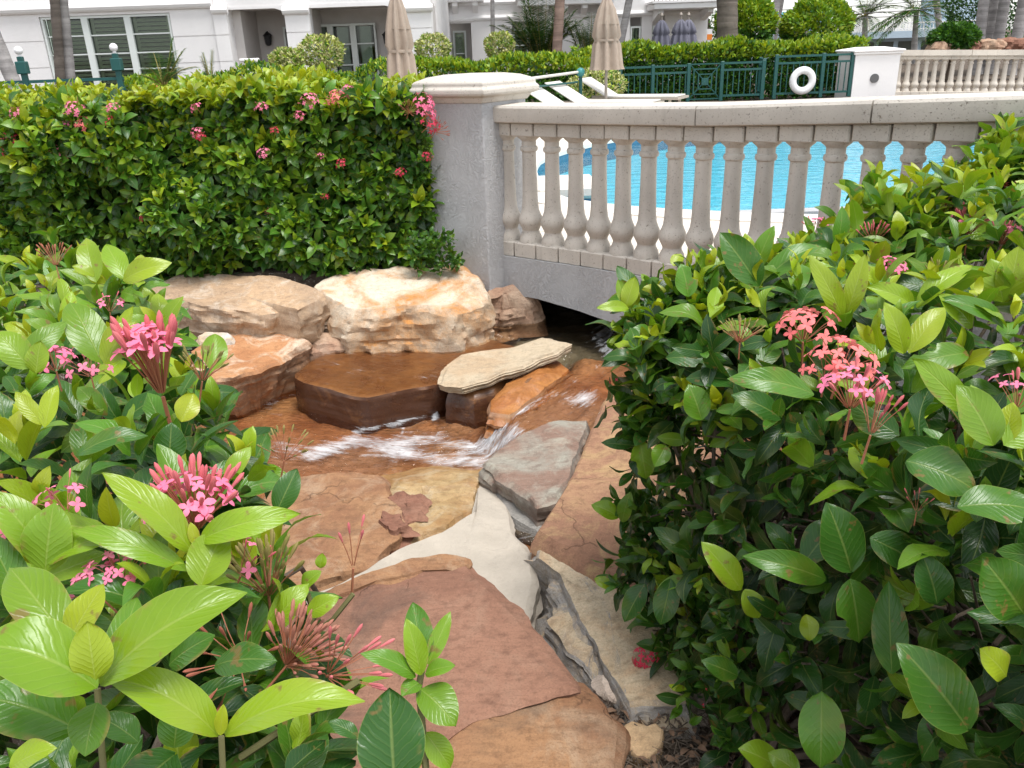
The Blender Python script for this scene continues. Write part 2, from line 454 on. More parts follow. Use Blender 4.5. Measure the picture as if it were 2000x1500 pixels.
M['budbronze'] = m_flower('bud_bronze', (.36, .12, .08), (.46, .20, .10))
M['budgreen'] = m_flower('bud_green', (.26, .23, .07), (.34, .26, .10))
M['budmix'] = m_flower('bud_bronze_pink', (.38, .17, .11), (.60, .22, .20))
M['stalk'] = m_flower('flower_tube', (.42, .16, .09), (.50, .24, .15))

# ------------------------------------------------------------------ plan of the place
# balustrade line in plan (x, y, rail underside z), measured at five places along the handrail
RAILPTS = np.array([(0.085, 5.096, 1.202), (0.453, 4.805, 1.205), (1.057, 4.22, 1.225), (1.636, 3.693, 1.262), (1.948, 3.429, 1.280)])
def rail_at(s):
    """s in metres from the first post"""
    d = np.r_[0, np.cumsum(np.linalg.norm(np.diff(RAILPTS[:, :2], axis=0), axis=1))]
    if s < 0 or s > d[-1]:
        a, b = (0, 1) if s < 0 else (-2, -1)
        t = (s - d[a]) / (d[b] - d[a]); return RAILPTS[a] + t * (RAILPTS[b] - RAILPTS[a])
    return np.array([np.interp(s, d, RAILPTS[:, k]) for k in range(3)])
def rail_dir(s):
    a, b = rail_at(s - .25), rail_at(s + .25); v = (b - a)[:2]; return v / np.linalg.norm(v)
DECK = 0.40
def struct(o): o['kind'] = 'structure'; return o

# pool outline in plan (water edge)
POOL = [(.30, 8.9), (.34, 7.5), (.50, 7.02), (.88, 6.62), (1.24, 6.38), (1.94, 6.05), (3.4, 5.6), (8.0, 4.6), (12.0, 6.0), (12.0, 13.0), (6.0, 13.4), (3.0, 13.0), (1.3, 11.4), (.45, 9.9)]
def offset_poly(P, d):
    P = np.array(P); n = len(P); out = []
    for i in range(n):
        a = P[i] - P[i - 1]; b = P[(i + 1) % n] - P[i]
        na = np.array([a[1], -a[0]]) / np.linalg.norm(a); nb = np.array([b[1], -b[0]]) / np.linalg.norm(b)
        v = na + nb; v = v / np.linalg.norm(v); out.append(P[i] + v * d / max(.4, v @ na))
    return [tuple(q) for q in out]
def smooth_poly(P, it=2):
    P = np.array(P, float)
    for _ in range(it):
        Q = np.roll(P, -1, 0); P = np.stack([.75 * P + .25 * Q, .25 * P + .75 * Q], 1).reshape(-1, 2)
    return P
def inpoly(X, Y, P):
    P = np.array(P); r = np.zeros(X.shape, bool); j = len(P) - 1
    for i in range(len(P)):
        c = ((P[i, 1] > Y) != (P[j, 1] > Y)) & (X < (P[j, 0] - P[i, 0]) * (Y - P[i, 1]) / (P[j, 1] - P[i, 1] + 1e-12) + P[i, 0])
        r ^= c; j = i
    return r
POOLS = smooth_poly(POOL, 2)

# ---- ground: one sheet to the horizon, cut down along the stream and under the pool
def build_ground():
    gx = np.r_[-1500, -400, -120, -40, -15, np.arange(-8, 14.01, .15), 20, 45, 130, 400, 1500]
    gy = np.r_[-1500, -300, -60, -15, np.arange(-4, 16.01, .15), 19, 24, 35, 60, 130, 400, 1500]
    X, Y = np.meshgrid(gx, gy); Z = np.full(X.shape, .33)
    Z[(Y < 4.95) & (Y > -12)] = -.13
    near = (Y < 6.6) & (Y > 2.9) & (X > -2.6) & (X < 3.2)
    Z[near & ~((X < -.6) & (Y > 4.95))] = -.5
    Z[(X > -1.3) & (X < .2) & (Y > 1.65) & (Y < 3.0)] = -.34
    Z[(X > -.2) & (X < 13) & (Y > 4.8) & (Y < 14.2)] = -1.6
    n = fbm(np.stack([X.ravel(), Y.ravel(), 0 * X.ravel()], 1), 1.3, 4).reshape(X.shape)
    Z = Z + .03 * n * (np.abs(X) < 30) * (np.abs(Y) < 30)
    V = np.stack([X.ravel(), Y.ravel(), Z.ravel()], 1)
    ny, nx = X.shape; I = np.arange(nx * ny).reshape(ny, nx)
    F = np.stack([I[:-1, :-1].ravel(), I[:-1, 1:].ravel(), I[1:, 1:].ravel(), I[1:, :-1].ravel()], 1)
    t = NT('soil'); p = t.wpos()
    c = t.mix(t.ramp(t.noise(p, 9, 6, .7), [(.35, 0), (.65, 1)]), (.055, .04, .03), (.15, .115, .085))
    c = t.mix(t.ramp(t.noise(p, 40, 4, .7), [(.58, 0), (.64, .8)]), c, (.42, .38, .33))
    m = t.done(t.bsdf(c, .95, t.bump(t.noise(p, 30, 6, .75), .8, .03), .2))
    return struct(obj('ground', mesh_from('ground', V, F, m, True)))
build_ground()

# ---- pool: basin, tile band, coping, water, deck with pavers
def build_pool():
    P = POOLS; n = len(P)
    V = [(x, y, DECK - .03) for x, y in P] + [(x, y, .14) for x, y in P] + [(x, y, -1.2) for x, y in P]
    b = MB(); b.add(V[n:], [[k, n + k, n + (k + 1) % n, (k + 1) % n] for k in range(n)] + [[n + k for k in range(n)]])
    basin = struct(b.build('pool_basin', M['plaster']))
    tb = MB(); tb.add(V[:2 * n], [[k, n + k, n + (k + 1) % n, (k + 1) % n] for k in range(n)])
    tb.build('tile_band', M['tile'], basin)
    wv = [(x, y, .30) for x, y in offset_poly(P, -.002)]
    t = m_water('pool_water', (.88, .98, 1.0), 3.2, .55, fscale=(1, 2.2, 1))
    m = MB(); m.add(wv, [list(range(n))]); wtr = struct(m.build('pool_water', t))
    # coping stones along the edge
    In = offset_poly(P, -.02); Out = offset_poly(P, .30)
    k = 0; step = 2
    while k < n:
        idx = [(k + j) % n for j in range(step + 1)]
        g = .004
        a = [np.array(In[i]) for i in idx]; o_ = [np.array(Out[i]) for i in idx]
        d = (a[-1] - a[0]) / np.linalg.norm(a[-1] - a[0])
        a[0] = a[0] + d * g; o_[0] = o_[0] + d * g; a[-1] = a[-1] - d * g; o_[-1] = o_[-1] - d * g
        mb = MB(); poly = [tuple(q) for q in a] + [tuple(q) for q in o_[::-1]]
        mb.prism(poly, DECK - .035, DECK + .012)
        mb.build('coping_stone', M['coping'], basin)
        k += step
    # deck sheet: ring between coping and the surroundings, plus the strip to the balustrade
    Of = offset_poly(P, .285); Ou = offset_poly(P, 3.2)
    V = []; F = []
    Rr = [rail_at(s)[:2] + .06 * np.array([-rail_dir(s)[1], rail_dir(s)[0]]) * 0 for s in np.linspace(-.55, 6, 24)]
    for i in range(n):
        a = np.array(Of[i]); o_ = np.array(Ou[i])
        # keep the deck behind the balustrade line
        d = o_ - a
        for s in np.linspace(1, 0, 60):
            q = a + d * s
            # signed side of the balustrade line y = f(x)
            yl = np.interp(q[0], [r[0] for r in Rr], [r[1] for r in Rr], left=99 if False else Rr[0][1])
            if q[1] >= yl - .02: break
        V += [tuple(a) + (DECK,), tuple(q) + (DECK,), tuple(a) + (DECK - .25,), tuple(q) + (DECK - .25,)]
    for i in range(n):
        j = (i + 1) % n
        F += [[4 * i, 4 * i + 1, 4 * j + 1, 4 * j], [4 * i + 1, 4 * i + 3, 4 * j + 3, 4 * j + 1], [4 * i + 2, 4 * j + 2, 4 * j + 3, 4 * i + 3]]
    mb = MB(); mb.add(V, F); deck = struct(mb.build('pool_deck', M['paver']))
    # pavers one can tell apart between the balusters
    rr = random.Random(3)
    pv = MB(); pv.box(-.195, .195, -.195, .195, 0, .016, .004); pme = pv.build('paver', M['paver']).data
    bpy.data.objects.remove(bpy.data.objects['paver'])
    d0 = rail_dir(1.0); an = math.atan2(d0[1], d0[0]); nrm = np.array([-d0[1], d0[0]])
    X0 = rail_at(0)[:2]
    Out2 = np.array(offset_poly(P, .31)); 
    for i in range(-2, 12):
        for j in range(0, 9):
            q = X0 + d0 * (i * .40) + nrm * (.34 + j * .40)
            cs = [q + d0 * a + nrm * b_ for a in (-.2, .2) for b_ in (-.2, .2)]
            ins = [bool(inpoly(np.array([c[0]]), np.array([c[1]]), Out2)[0]) for c in cs]
            if any(ins) or q[1] > 8.6 or q[0] < -.1: continue
            o = obj('paver', pme, deck, (q[0], q[1], DECK + .002)); o.rotation_euler = (0, 0, an)
            o.location.z += rr.uniform(-.0015, .0015)
    # raised step block jutting into the water at the near left end
    lb = MB(); lb.box(.28, .84, 7.35, 8.05, .34, .46, .03); 
    s = lb.build('pool_step', M['coping'], None, True, 30, origin=(.56, 7.7, 0)); 
    tag(s, 'white stone step block jutting into the pool, seen between the first balusters', 'pool step')
    l2 = MB(); l2.box(.31, .81, 7.38, 8.02, -.4, .338); l2.build('tile_face', M['tile'], s)
build_pool()

# ---- pillar and balustrade
PILLAR_C = np.array([-.165, 5.33])
def build_pillar():
    d0 = rail_dir(0.0); an = math.atan2(d0[1], d0[0])
    corner = np.array([-.115, 4.97])
    # the pillar stands square to the balustrade; its near corner looks at the stream
    e1 = np.array([math.cos(an), math.sin(an)]); e2 = np.array([-e1[1], e1[0]])
    # left face runs back to the left
    lf = np.array([-.88, .475]); lf /= np.linalg.norm(lf)
    rf = np.array([.62, .785]); rf /= np.linalg.norm(rf)
    A = corner; B = corner + rf * .42; C_ = corner + rf * .42 + lf * .40; D = corner + lf * .40
    quad = [A, B, C_, D]; cen = sum(quad) / 4
    t = empty('stucco_pillar', (cen[0], cen[1], 0), 'grey stucco pillar with a broad cast-stone cap at the end of the balustrade', 'pillar')
    q = [tuple(p) for p in quad]
    m = MB(); m.prism(q, -.15, 1.345); sh = m.build('shaft', M['stucco'], t)
    bv = sh.modifiers.new('b', 'BEVEL'); bv.width = .008; bv.segments = 2
    def ring(s, extra): return [tuple(cen + (p - cen) * (1 + extra / .29)) for p in quad]
    prof = [(.012, 1.32), (.03, 1.345), (.035, 1.352), (.075, 1.362), (.083, 1.375), (.083, 1.395), (.07, 1.405), (.062, 1.41), (.062, 1.43), (.05, 1.44), (-.02, 1.462), (-.12, 1.475)]
    V = []; F = []
    for e, z in prof: V += [(x, y, z) for x, y in ring(1, e)]
    for i in range(len(prof) - 1):
        for k in range(4): F.append([i * 4 + k, i * 4 + (k + 1) % 4, i * 4 + 4 + (k + 1) % 4, i * 4 + 4 + k])
    F.append([0, 3, 2, 1]); F.append([len(prof) * 4 - 4 + k for k in range(4)])
    m = MB(); m.add(V, F); cp = m.build('cap', M['cast'], t)
    bv = cp.modifiers.new('b', 'BEVEL'); bv.width = .006; bv.segments = 2; bv.angle_limit = math.radians(25)
build_pillar()

def baluster_mesh(H, mat, wid=.157):
    """square abacus and plinth, turned shaft with a collar and a ball low down"""
    b = MB(); h = wid / 2
    b.box(-h, h, -h * .95, h * .95, 0, .092, .006)               # plinth
    pz = [(.062, .090), (.061, .105), (.056, .13), (.046, .152), (.044, .165), (.052, .185), (.061, .205), (.0635, .225), (.060, .248), (.052, .268), (.045, .29), (.0415, .33), (.0385, .42), (.0365, .52), (.0355, H - .175), (.0355, H - .168), (.043, H - .162), (.0455, H - .15), (.043, H - .138), (.037, H - .134), (.037, H - .105), (.043, H - .097), (.056, H - .085), (.061, H - .074)]
    b.lathe([(q * 1.17, z) for q, z in pz], 22)
    b.box(-h, h, -h * .95, h * .95, H - .076, H, .006)
    return b
def build_balustrade():
    t = empty('balustrade', tuple(rail_at(1.2)[:2]) + (0,), 'near curved cast-stone balustrade of the footbridge between stream and pool', 'balustrade')
    L = 3.55; pitch = .1664; H = .80
    bm = baluster_mesh(H, M['cast']).build('baluster', M['cast'], None, True, 32)
    me = bm.data; bpy.data.objects.remove(bm)
    base = wloc(t)
    n = int(L / pitch) + 1
    for k in range(n):
        s = -.028 - .055 + pitch * (k - 0) + .0
        p = rail_at(s); d = rail_dir(s)
        o = obj('baluster', me, t, (p[0] - base[0], p[1] - base[1], p[2] - H)); o.rotation_euler = (0, 0, math.atan2(d[1], d[0]) + random.uniform(-.01, .01))
    # handrail sections
    cuts = [-.16, .47, 1.26, 2.09, 2.95, 3.8]
    for a, b_ in zip(cuts[:-1], cuts[1:]):
        m = MB(); V = []; F = []; N = 7
        prof = [(-.122, .008), (-.126, .02), (-.126, .085), (-.118, .098), (.118, .102), (.126, .09), (.126, .02), (.122, .008), (.10, .001), (-.10, .001)]
        for i in range(N):
            s = a + .0025 + (b_ - a - .005) * i / (N - 1); p = rail_at(s); d = rail_dir((a + b_) / 2 + (s - (a + b_) / 2) * .6); nn = np.array([-d[1], d[0]])
            for q, z in prof: V.append((p[0] + nn[0] * q, p[1] + nn[1] * q, p[2] + z))
        k = len(prof)
        for i in range(N - 1):
            for j in range(k): F.append([i * k + j, i * k + (j + 1) % k, (i + 1) * k + (j + 1) % k, (i + 1) * k + j])
        F.append(list(range(k))); F.append([(N - 1) * k + j for j in range(k)][::-1])
        m.add(V, F); hr = m.build('handrail', M['cast'], t, True, 30)
    # stucco wall of the bridge below the plinths, underside slightly arched
    V = []; F = []; N = 30
    for i in range(N):
        s = -.12 + 4.4 * i / (N - 1); p = rail_at(s); d = rail_dir(s); nn = np.array([-d[1], d[0]])
        zt = p[2] - H - .001; zb = .175 - .06 * math.sin(min(1, max(0, (s + .1) / 1.2)) * 1.57)
        zb += .01 * float(fbm(np.array([[s * 9, 0, 0]]), 1, 3)[0])
        for q, z in ((-.085, zt), (-.085, zb), (.20, zb), (.20, zt)): V.append((p[0] + nn[0] * q, p[1] + nn[1] * q, z))
    for i in range(N - 1):
        for j in range(4): F.append([i * 4 + j, i * 4 + (j + 1) % 4, i * 4 + 4 + (j + 1) % 4, i * 4 + 4 + j])
    F.append([0, 1, 2, 3]); m = MB(); m.add(V, F); m.build('bridge_wall', M['stucco'], t)
    return me
BAL_ME = build_balustrade()
# wall added below the bridge deck so that the back stays dark
m = MB(); m.box(-.9, 3.2, 6.35, 6.5, -.6, .36); struct(m.build('bridge_dark_backing', M['stucco']))

# ------------------------------------------------------------------ stones
def rock(name, label, poly, zbot, mat, cat='stone', flare=0.0, amp=.012, jag=.02, ledge=.02, parent=None, P=190, R=20, S=18, seed=1, dome=0.0, group=None, sharp=24, rnd=.012, cuts=9, chip=.045, grow=1.015, thick=None):
    """poly: outline of the upper face as world points (x, y, z); sides fall to zbot with bedding ledges"""
    Q = np.array(poly, float); n = len(Q)
    area = sum(Q[i - 1, 0] * Q[i, 1] - Q[i, 0] * Q[i - 1, 1] for i in range(n))
    if area < 0: Q = Q[::-1]
    cl = np.vstack([Q, Q[:1]]); d = np.r_[0, np.cumsum(np.linalg.norm(np.diff(cl, axis=0)[:, :2], axis=1))]
    s = np.linspace(0, d[-1], P, endpoint=False)
    E = np.stack([np.interp(s, d, cl[:, k]) for k in range(3)], 1)
    c = E.mean(0); sz = d[-1] / 6
    E[:, :2] = c[:2] + (E[:, :2] - c[:2]) * grow
    out = E - c; out[:, 2] = 0; out /= (np.linalg.norm(out, axis=1, keepdims=True) + 1e-9)
    nf = fbm(E + seed * 7.3, 9.0 / max(.3, sz * 3), 5, seed)
    E = E + out * (jag * nf)[:, None]
    rings = []
    # plane through the outline so that the face is flat, edges keep their own height
    A = np.c_[E[:, :2], np.ones(P)]; co = np.linalg.lstsq(A, E[:, 2], rcond=None)[0]
    c[2] = np.array([c[0], c[1], 1]) @ co
    for r in range(1, R + 1):
        f = (r / R) ** .8
        pt = c + (E - c) * f
        pl = np.c_[pt[:, :2], np.ones(P)] @ co
        wgt = f ** 3
        pt[:, 2] = pl * (1 - wgt) + (E[:, 2]) * wgt + dome * (1 - f * f)
        lay = fbm(pt * np.array([1, 1, 0]) + seed * 3.7, 2.6, 3, seed + 5)
        step = .5 * np.clip((lay - .1) / .16, 0, 1) + .5 * np.clip((lay - .42) / .16, 0, 1)
        pt[:, 2] += amp * .8 * fbm(pt + seed, 6, 5, seed) * (1 - .3 * f) + amp * .9 * step * (f < .985)
        if r == R: pt[:, 2] -= rnd * .6
        rings.append(pt)
    top = rings[-1]
    for k in range(1, S + 1):
        t_ = k / S
        z = top[:, 2] * (1 - t_) + (zbot if thick is None else top[:, 2] - thick) * t_
        lv = fbm(np.stack([np.full(P, k * .83 + seed), s * .6, s * 0], 1), 1.0, 2, seed + 3)
        o_ = ledge * lv + flare * t_ + rnd * (1 if k >= 1 else 0)
        pt = top + out * o_[:, None]; pt[:, 2] = z
        g = fbm(pt + seed * 2.1, 11, 5, seed + 9)
        rg = 1 - 2 * np.abs(vnoise(pt * np.array([7, 7, 11]) + seed * 1.3, seed + 21)) + .5 * (1 - 2 * np.abs(vnoise(pt * np.array([17, 17, 24]) + seed, seed + 22)))
        pt = pt + out * (amp * 1.1 * g + amp * 1.1 * rg * min(1, t_ * 4))[:, None]
        rings.append(pt)
    V = np.vstack([c[None]] + rings); F = []
    rc = np.random.default_rng(seed + 900); ctr = V.mean(0)
    for _ in range(cuts):
        th, fi = rc.uniform(0, 6.283), rc.uniform(-.45, .75); nn = np.array([math.cos(th) * math.cos(fi), math.sin(th) * math.cos(fi), math.sin(fi)])
        q = (V - ctr) @ nn; lim = q.max() - rc.uniform(.15, 1.0) * chip * sz
        V = V - np.maximum(0, q - lim)[:, None] * nn * .93
    for k in range(P): F.append([0, 1 + k, 1 + (k + 1) % P])
    nr = len(rings)
    for r in range(nr - 1):
        a, b = 1 + r * P, 1 + (r + 1) * P
        for k in range(P): F.append([a + k, b + k, b + (k + 1) % P, a + (k + 1) % P])
    F.append([1 + (nr - 1) * P + k for k in range(P)][::-1])
    org = np.array([c[0], c[1], zbot]) if parent is None else wloc(parent)
    me = mesh_from(name, V - org, F, mat, True, sharp)
    o = obj(name, me, parent, org if parent is None else None)
    if parent is None: tag(o, label, cat, group)
    return o
def Q(*pts):
    """outline from photo measurements: (px, py, height of that corner)"""
    return [tuple(atz(*p)) for p in pts]

RM = dict(
    tan=m_rock('rock_tan_grey', (.40, .28, .185), (.50, .34, .21), (.70, .64, .55), 1, (.62, .54, .43), patchy=.55, strata=.4, bandz=14),
    gold=m_rock('rock_gold', (.70, .61, .48), (.52, .24, .075), (.74, .68, .58), 2, (.66, .54, .39), sidec=(.36, .235, .14), patchy=.5, strata=.5, bump=.8, bandz=13, thr=.485),
    white=m_rock('rock_white', (.60, .56, .50), (.50, .36, .22), (.70, .68, .63), 3, (.62, .58, .52), patchy=.6, strata=.3),
    pink=m_rock('rock_pink', (.40, .24, .16), (.46, .32, .22), (.55, .44, .34), 4, (.45, .34, .26), patchy=.4, strata=.1, spots=.4),
    rust=m_rock('rock_rust', (.36, .135, .055), (.43, .19, .085), (.46, .30, .19), 5, (.34, .20, .12), patchy=.35, strata=.3),
    wetrust=m_rock('rock_rust_wet', (.16, .066, .028), (.25, .115, .042), (.31, .16, .07), 6, (.075, .028, .014), sidec=(.05, .019, .011), wet=.95, patchy=.5, strata=1.0, bump=.3),
    flat=m_rock('rock_flagstone', (.50, .41, .29), (.46, .34, .22), (.58, .50, .38), 7, (.44, .35, .25), patchy=.35, strata=.4, bump=.45),
    grey=m_rock('rock_grey_green', (.25, .155, .115), (.31, .29, .24), (.42, .42, .34), 8, (.22, .21, .19), patchy=.55, strata=.75, wet=.25),
    slab=m_rock('rock_red_brown', (.235, .118, .078), (.295, .155, .103), (.36, .235, .165), 9, (.33, .18, .11), patchy=.3, strata=.4, bump=.55, crack=.65, stain=.55),
    slab2=m_rock('rock_brown_orange', (.26, .13, .070), (.35, .19, .097), (.43, .315, .21), 10, (.3, .17, .1), patchy=.55, strata=.3, bump=.6, crack=.55, stain=.4),
    side=m_rock('rock_granular', (.50, .37, .23), (.60, .48, .33), (.46, .24, .11), 11, (.38, .365, .35), patchy=.45, strata=.95, bump=.9, spots=.25, sidec=(.23, .22, .215), steepr=(.70, .93)),
    yellow=m_rock('rock_yellow', (.52, .30, .13), (.62, .42, .19), (.44, .20, .09), 12, (.5, .36, .2), patchy=.5, strata=.3, bump=.5),
    wettan=m_rock('rock_wet_tan', (.34, .18, .065), (.45, .31, .15), (.52, .46, .34), 13, (.4, .24, .1), wet=.75, patchy=.55, strata=.2, bump=.9),
    dark=m_rock('rock_dark', (.03, .03, .035), (.06, .06, .07), (.1, .1, .1), 14, (.05, .05, .05)),
    crumb=m_rock('rock_crumbly', (.22, .10, .065), (.30, .15, .10), (.36, .22, .15), 15, (.2, .11, .08), patchy=.3, strata=.4, spots=.5),
    heart=m_rock('rock_pale_orange', (.55, .36, .20), (.60, .42, .25), (.62, .48, .32), 16, (.5, .36, .22), patchy=.3, strata=.2, bump=.25),
)
rock('boulder', 'long tan and grey ledge stone under the back hedge, left of the golden boulder',
     Q((275, 592, .28), (300, 560, .34), (340, 538, .36), (450, 536, .36), (560, 540, .36), (618, 568, .32), (604, 585, .30), (575, 603, .27), (535, 604, .25), (500, 608, .25), (440, 596, .28), (380, 590, .29), (330, 586, .29)), .03, RM['tan'], flare=-.05, amp=.018, jag=.03, ledge=.008, seed=2, cuts=20, chip=.06, grow=1.04)
GB = rock('boulder', 'big golden-white boulder with an orange patch on top, against the stucco pillar',
     Q((618, 562, .30), (640, 545, .34), (700, 528, .35), (800, 521, .35), (905, 519, .35), (938, 548, .32), (952, 585, .22), (905, 604, .21), (850, 600, .24), (780, 602, .23), (700, 606, .22), (650, 592, .25)), -.08, RM['gold'], flare=.01, amp=.02, jag=.03, ledge=.008, seed=3, cuts=22, chip=.07, grow=1.05)
m_or = m_rock('rock_orange_scab', (.50, .22, .08), (.58, .30, .12), (.62, .42, .22), 21, patchy=.25, strata=.1, bump=.6)
rock('boulder', 'small wedge-shaped white stone at the left foot of the golden boulder',
     Q((580, 600, .19), (612, 590, .215), (650, 588, .22), (692, 597, .22), (697, 612, .19), (672, 626, .15), (620, 622, .15)), .05, RM['white'], flare=-.06, amp=.015, jag=.012, ledge=.012, seed=4)
rock('boulder', 'rounded pinkish stone wedged between the golden boulder and the bridge wall',
     Q((935, 585, .18), (965, 560, .22), (1010, 556, .22), (1045, 572, .17), (1040, 592, .12), (985, 602, .10), (945, 600, .1)), -.1, RM['pink'], flare=.03, amp=.02, jag=.012, ledge=.01, seed=5, dome=.03)
rock('stone', 'tan stone tucked under the right end of the long ledge stone', Q((525, 637, .10), (560, 620, .12), (590, 622, .12), (592, 632, .09), (560, 645, .07), (532, 650, .06)), -.05, RM['tan'], amp=.012, jag=.01, seed=6, P=60, R=8, S=7)
rock('stone', 'small orange stone below the white wedge stone', Q((560, 645, .07), (580, 632, .09), (605, 634, .09), (613, 648, .06), (590, 655, .05), (568, 654, .05)), -.05, m_or, amp=.014, jag=.01, seed=7, P=60, R=8, S=7, dome=.015)
rock('stone', 'small white stone sitting on the rust slab, below the ledge stone', Q((386, 655, .13), (400, 648, .14), (448, 650, .14), (452, 662, .12), (425, 668, .11), (390, 668, .11)), .03, RM['white'], amp=.006, jag=.006, seed=8, P=60, R=8, S=7)
rock('stone', 'knobbly grey-pink stone at the waterline under the golden boulder', Q((600, 660, .05), (640, 645, .07), (705, 648, .06), (708, 664, .03), (680, 672, .015), (620, 678, .02)), -.1, RM['pink'], amp=.02, jag=.015, seed=9, P=70, R=9, S=7, dome=.02)
rock('boulder', 'rust-orange slab with a pale broken edge beside the upper stream', Q((370, 690, .07), (410, 665, .09), (470, 652, .10), (560, 655, .09), (606, 668, .06), (590, 680, .055), (545, 700, .055), (500, 715, .06), (455, 735, .06), (390, 740, .06)), -.26, m_rock('rock_rust_pale_edge', (.42, .19, .085), (.48, .25, .12), (.68, .60, .48), 17, (.20, .15, .11), patchy=.75, strata=.85), amp=.012, jag=.025, ledge=.008, seed=10, flare=-.13)
rock('basin_slab', 'broad flat brown slab under a film of water, with a straight-cut front edge', [(-1.21, 4.26, -.03), (-1.16, 4.45, -.03), (-1.05, 4.62, -.03), (-.7, 4.78, -.03), (-.31, 4.90, -.03), (.08, 4.56, -.035), (-.1, 4.3, -.035), (-.37, 4.06, -.035), (-.60, 3.97, -.035), (-.74, 3.905, -.035), (-.81, 3.915, -.035), (-1.13, 4.13, -.032), (-1.2, 4.21, -.03)], -.3, RM['wetrust'], cat='slab', amp=.0035, jag=.012, ledge=.002, seed=11, cuts=0, grow=1.0, rnd=.006)
rock('flagstone', 'pale wedge-shaped flagstone lying tilted across the stream', Q((860, 748, .012), (866, 730, .015), (880, 708, .022), (908, 690, .035), (960, 682, .05), (1005, 677, .062), (1058, 660, .08), (1112, 670, .088), (1085, 688, .075), (1045, 700, .062), (1020, 716, .05), (985, 724, .04), (955, 738, .03), (905, 752, .014)), 0.0, RM['flat'], amp=.005, jag=.014, ledge=.008, seed=12, flare=-.015, cat='stone', thick=.042, cuts=4, P=240)
rock('stone', 'dark wet brown support stone, added to read as the shaded hollow under the low end of the tilted flagstone', [(-.33, 3.98, -.045), (-.2, 3.94, -.05), (-.1, 3.98, -.05), (-.02, 4.15, -.03), (-.15, 4.35, -.02), (-.3, 4.2, -.03)], -.3, RM['wetrust'], amp=.006, jag=.012, ledge=.003, seed=13, P=80, R=8, S=10, flare=.03)  # support stone added; its dark colour passes for the shaded hollow
rock('boulder', 'wet rust-coloured rock that the little waterfall slides over', [(-.13, 3.80, -.06), (.05, 4.15, -.045), (.25, 4.30, -.04), (.33, 4.2, -.05), (.12, 3.86, -.06), (-.02, 3.66, -.075), (-.12, 3.70, -.07)], -.32, m_rock('rock_rust_bright_wet', (.33, .12, .035), (.45, .19, .055), (.3, .13, .05), 18, wet=.85, patchy=.3, strata=.5, bump=.5), amp=.02, jag=.012, seed=14, dome=.035)
rock('boulder', 'grey-green and purple stone with a squared front, right of the waterfall foot', Q((948, 902, -.06), (975, 880, -.055), (1010, 852, -.05), (1070, 826, -.04), (1150, 818, -.03), (1135, 870, -.035), (1112, 930, -.045), (1085, 968, -.06), (1048, 982, -.065), (1015, 948, -.062), (975, 925, -.06)), -.28, RM['grey'], amp=.010, jag=.012, ledge=.015, seed=15)
rock('stone', 'cracked grey block under the grey-green stone', Q((940, 925, -.14), (980, 940, -.14), (1030, 985, -.15), (1062, 1000, -.15), (1050, 1040, -.18), (1010, 1020, -.18), (965, 985, -.16)), -.34, m_rock('rock_grey', (.22, .20, .185), (.30, .285, .26), (.38, .36, .32), 19, (.25, .24, .22), patchy=.4, strata=.5, bump=.8), amp=.02, jag=.015, seed=16, P=80, R=9, S=9, flare=.02)
rock('boulder', 'large orange-pink slab half hidden by the right bush, above the pale split stone', Q((1196, 758, .02), (1165, 815, .01), (1125, 920, 0), (1080, 1000, -.01), (1048, 1045, -.015), (1110, 1078, -.015), (1160, 1120, -.015), (1240, 1140, -.01), (1420, 1120, .02), (1420, 850, .06), (1280, 745, .05)), -.3, m_rock('rock_orange_pink', (.30, .158, .10), (.37, .215, .125), (.46, .32, .155), 20, (.46, .30, .17), patchy=.7, strata=.3, bump=.6, crack=.5, stain=.3), amp=.012, jag=.014, ledge=.015, seed=17)
rock('boulder', 'split stone with a rough grey side and a cream-yellow top, beside the front slab', Q((1060, 1052, -.04), (1115, 1085, -.035), (1170, 1135, -.03), (1260, 1150, -.03), (1360, 1250, -.03), (1340, 1370, -.04), (1230, 1378, -.06), (1180, 1300, -.06), (1140, 1215, -.055), (1090, 1120, -.05), (1050, 1090, -.05)), -.26, RM['side'], amp=.02, jag=.016, ledge=.02, seed=18, flare=.10)
rock('boulder', 'wet tan stone with an orange trickle in front of the waterfall', Q((735, 928, -.175), (800, 915, -.185), (880, 912, -.185), (945, 915, -.175), (950, 940, -.16), (915, 990, -.15), (870, 1035, -.14), (800, 1050, -.14), (745, 1045, -.14), (740, 980, -.15)), -.36, RM['wettan'], amp=.022, jag=.02, seed=19, dome=.02)
rock('boulder', 'flat orange-brown slab at the left bank, its edge against the front slab', Q((540, 945, -.12), (590, 928, -.11), (690, 920, -.11), (745, 932, -.11), (760, 965, -.11), (790, 1010, -.11), (770, 1050, -.11), (700, 1105, -.11), (600, 1140, -.11), (480, 1130, -.11), (470, 1010, -.11)), -.34, RM['slab2'], amp=.014, jag=.025, seed=20)
for i, q in enumerate([((758, 968, -.10), (790, 955, -.09), (830, 975, -.09), (825, 1005, -.1), (790, 1010, -.1)), ((745, 1000, -.11), (780, 1008, -.1), (800, 1030, -.1), (770, 1048, -.11), (745, 1030, -.11))]):
    rock('stone', ['crumbled red-brown stone piece lying on the wet tan stone', 'smaller crumbled red-brown piece beside the flat orange-brown slab'][i], Q(*q), -.16, RM['crumb'], amp=.02, jag=.018, seed=30 + i, P=60, R=8, S=7)
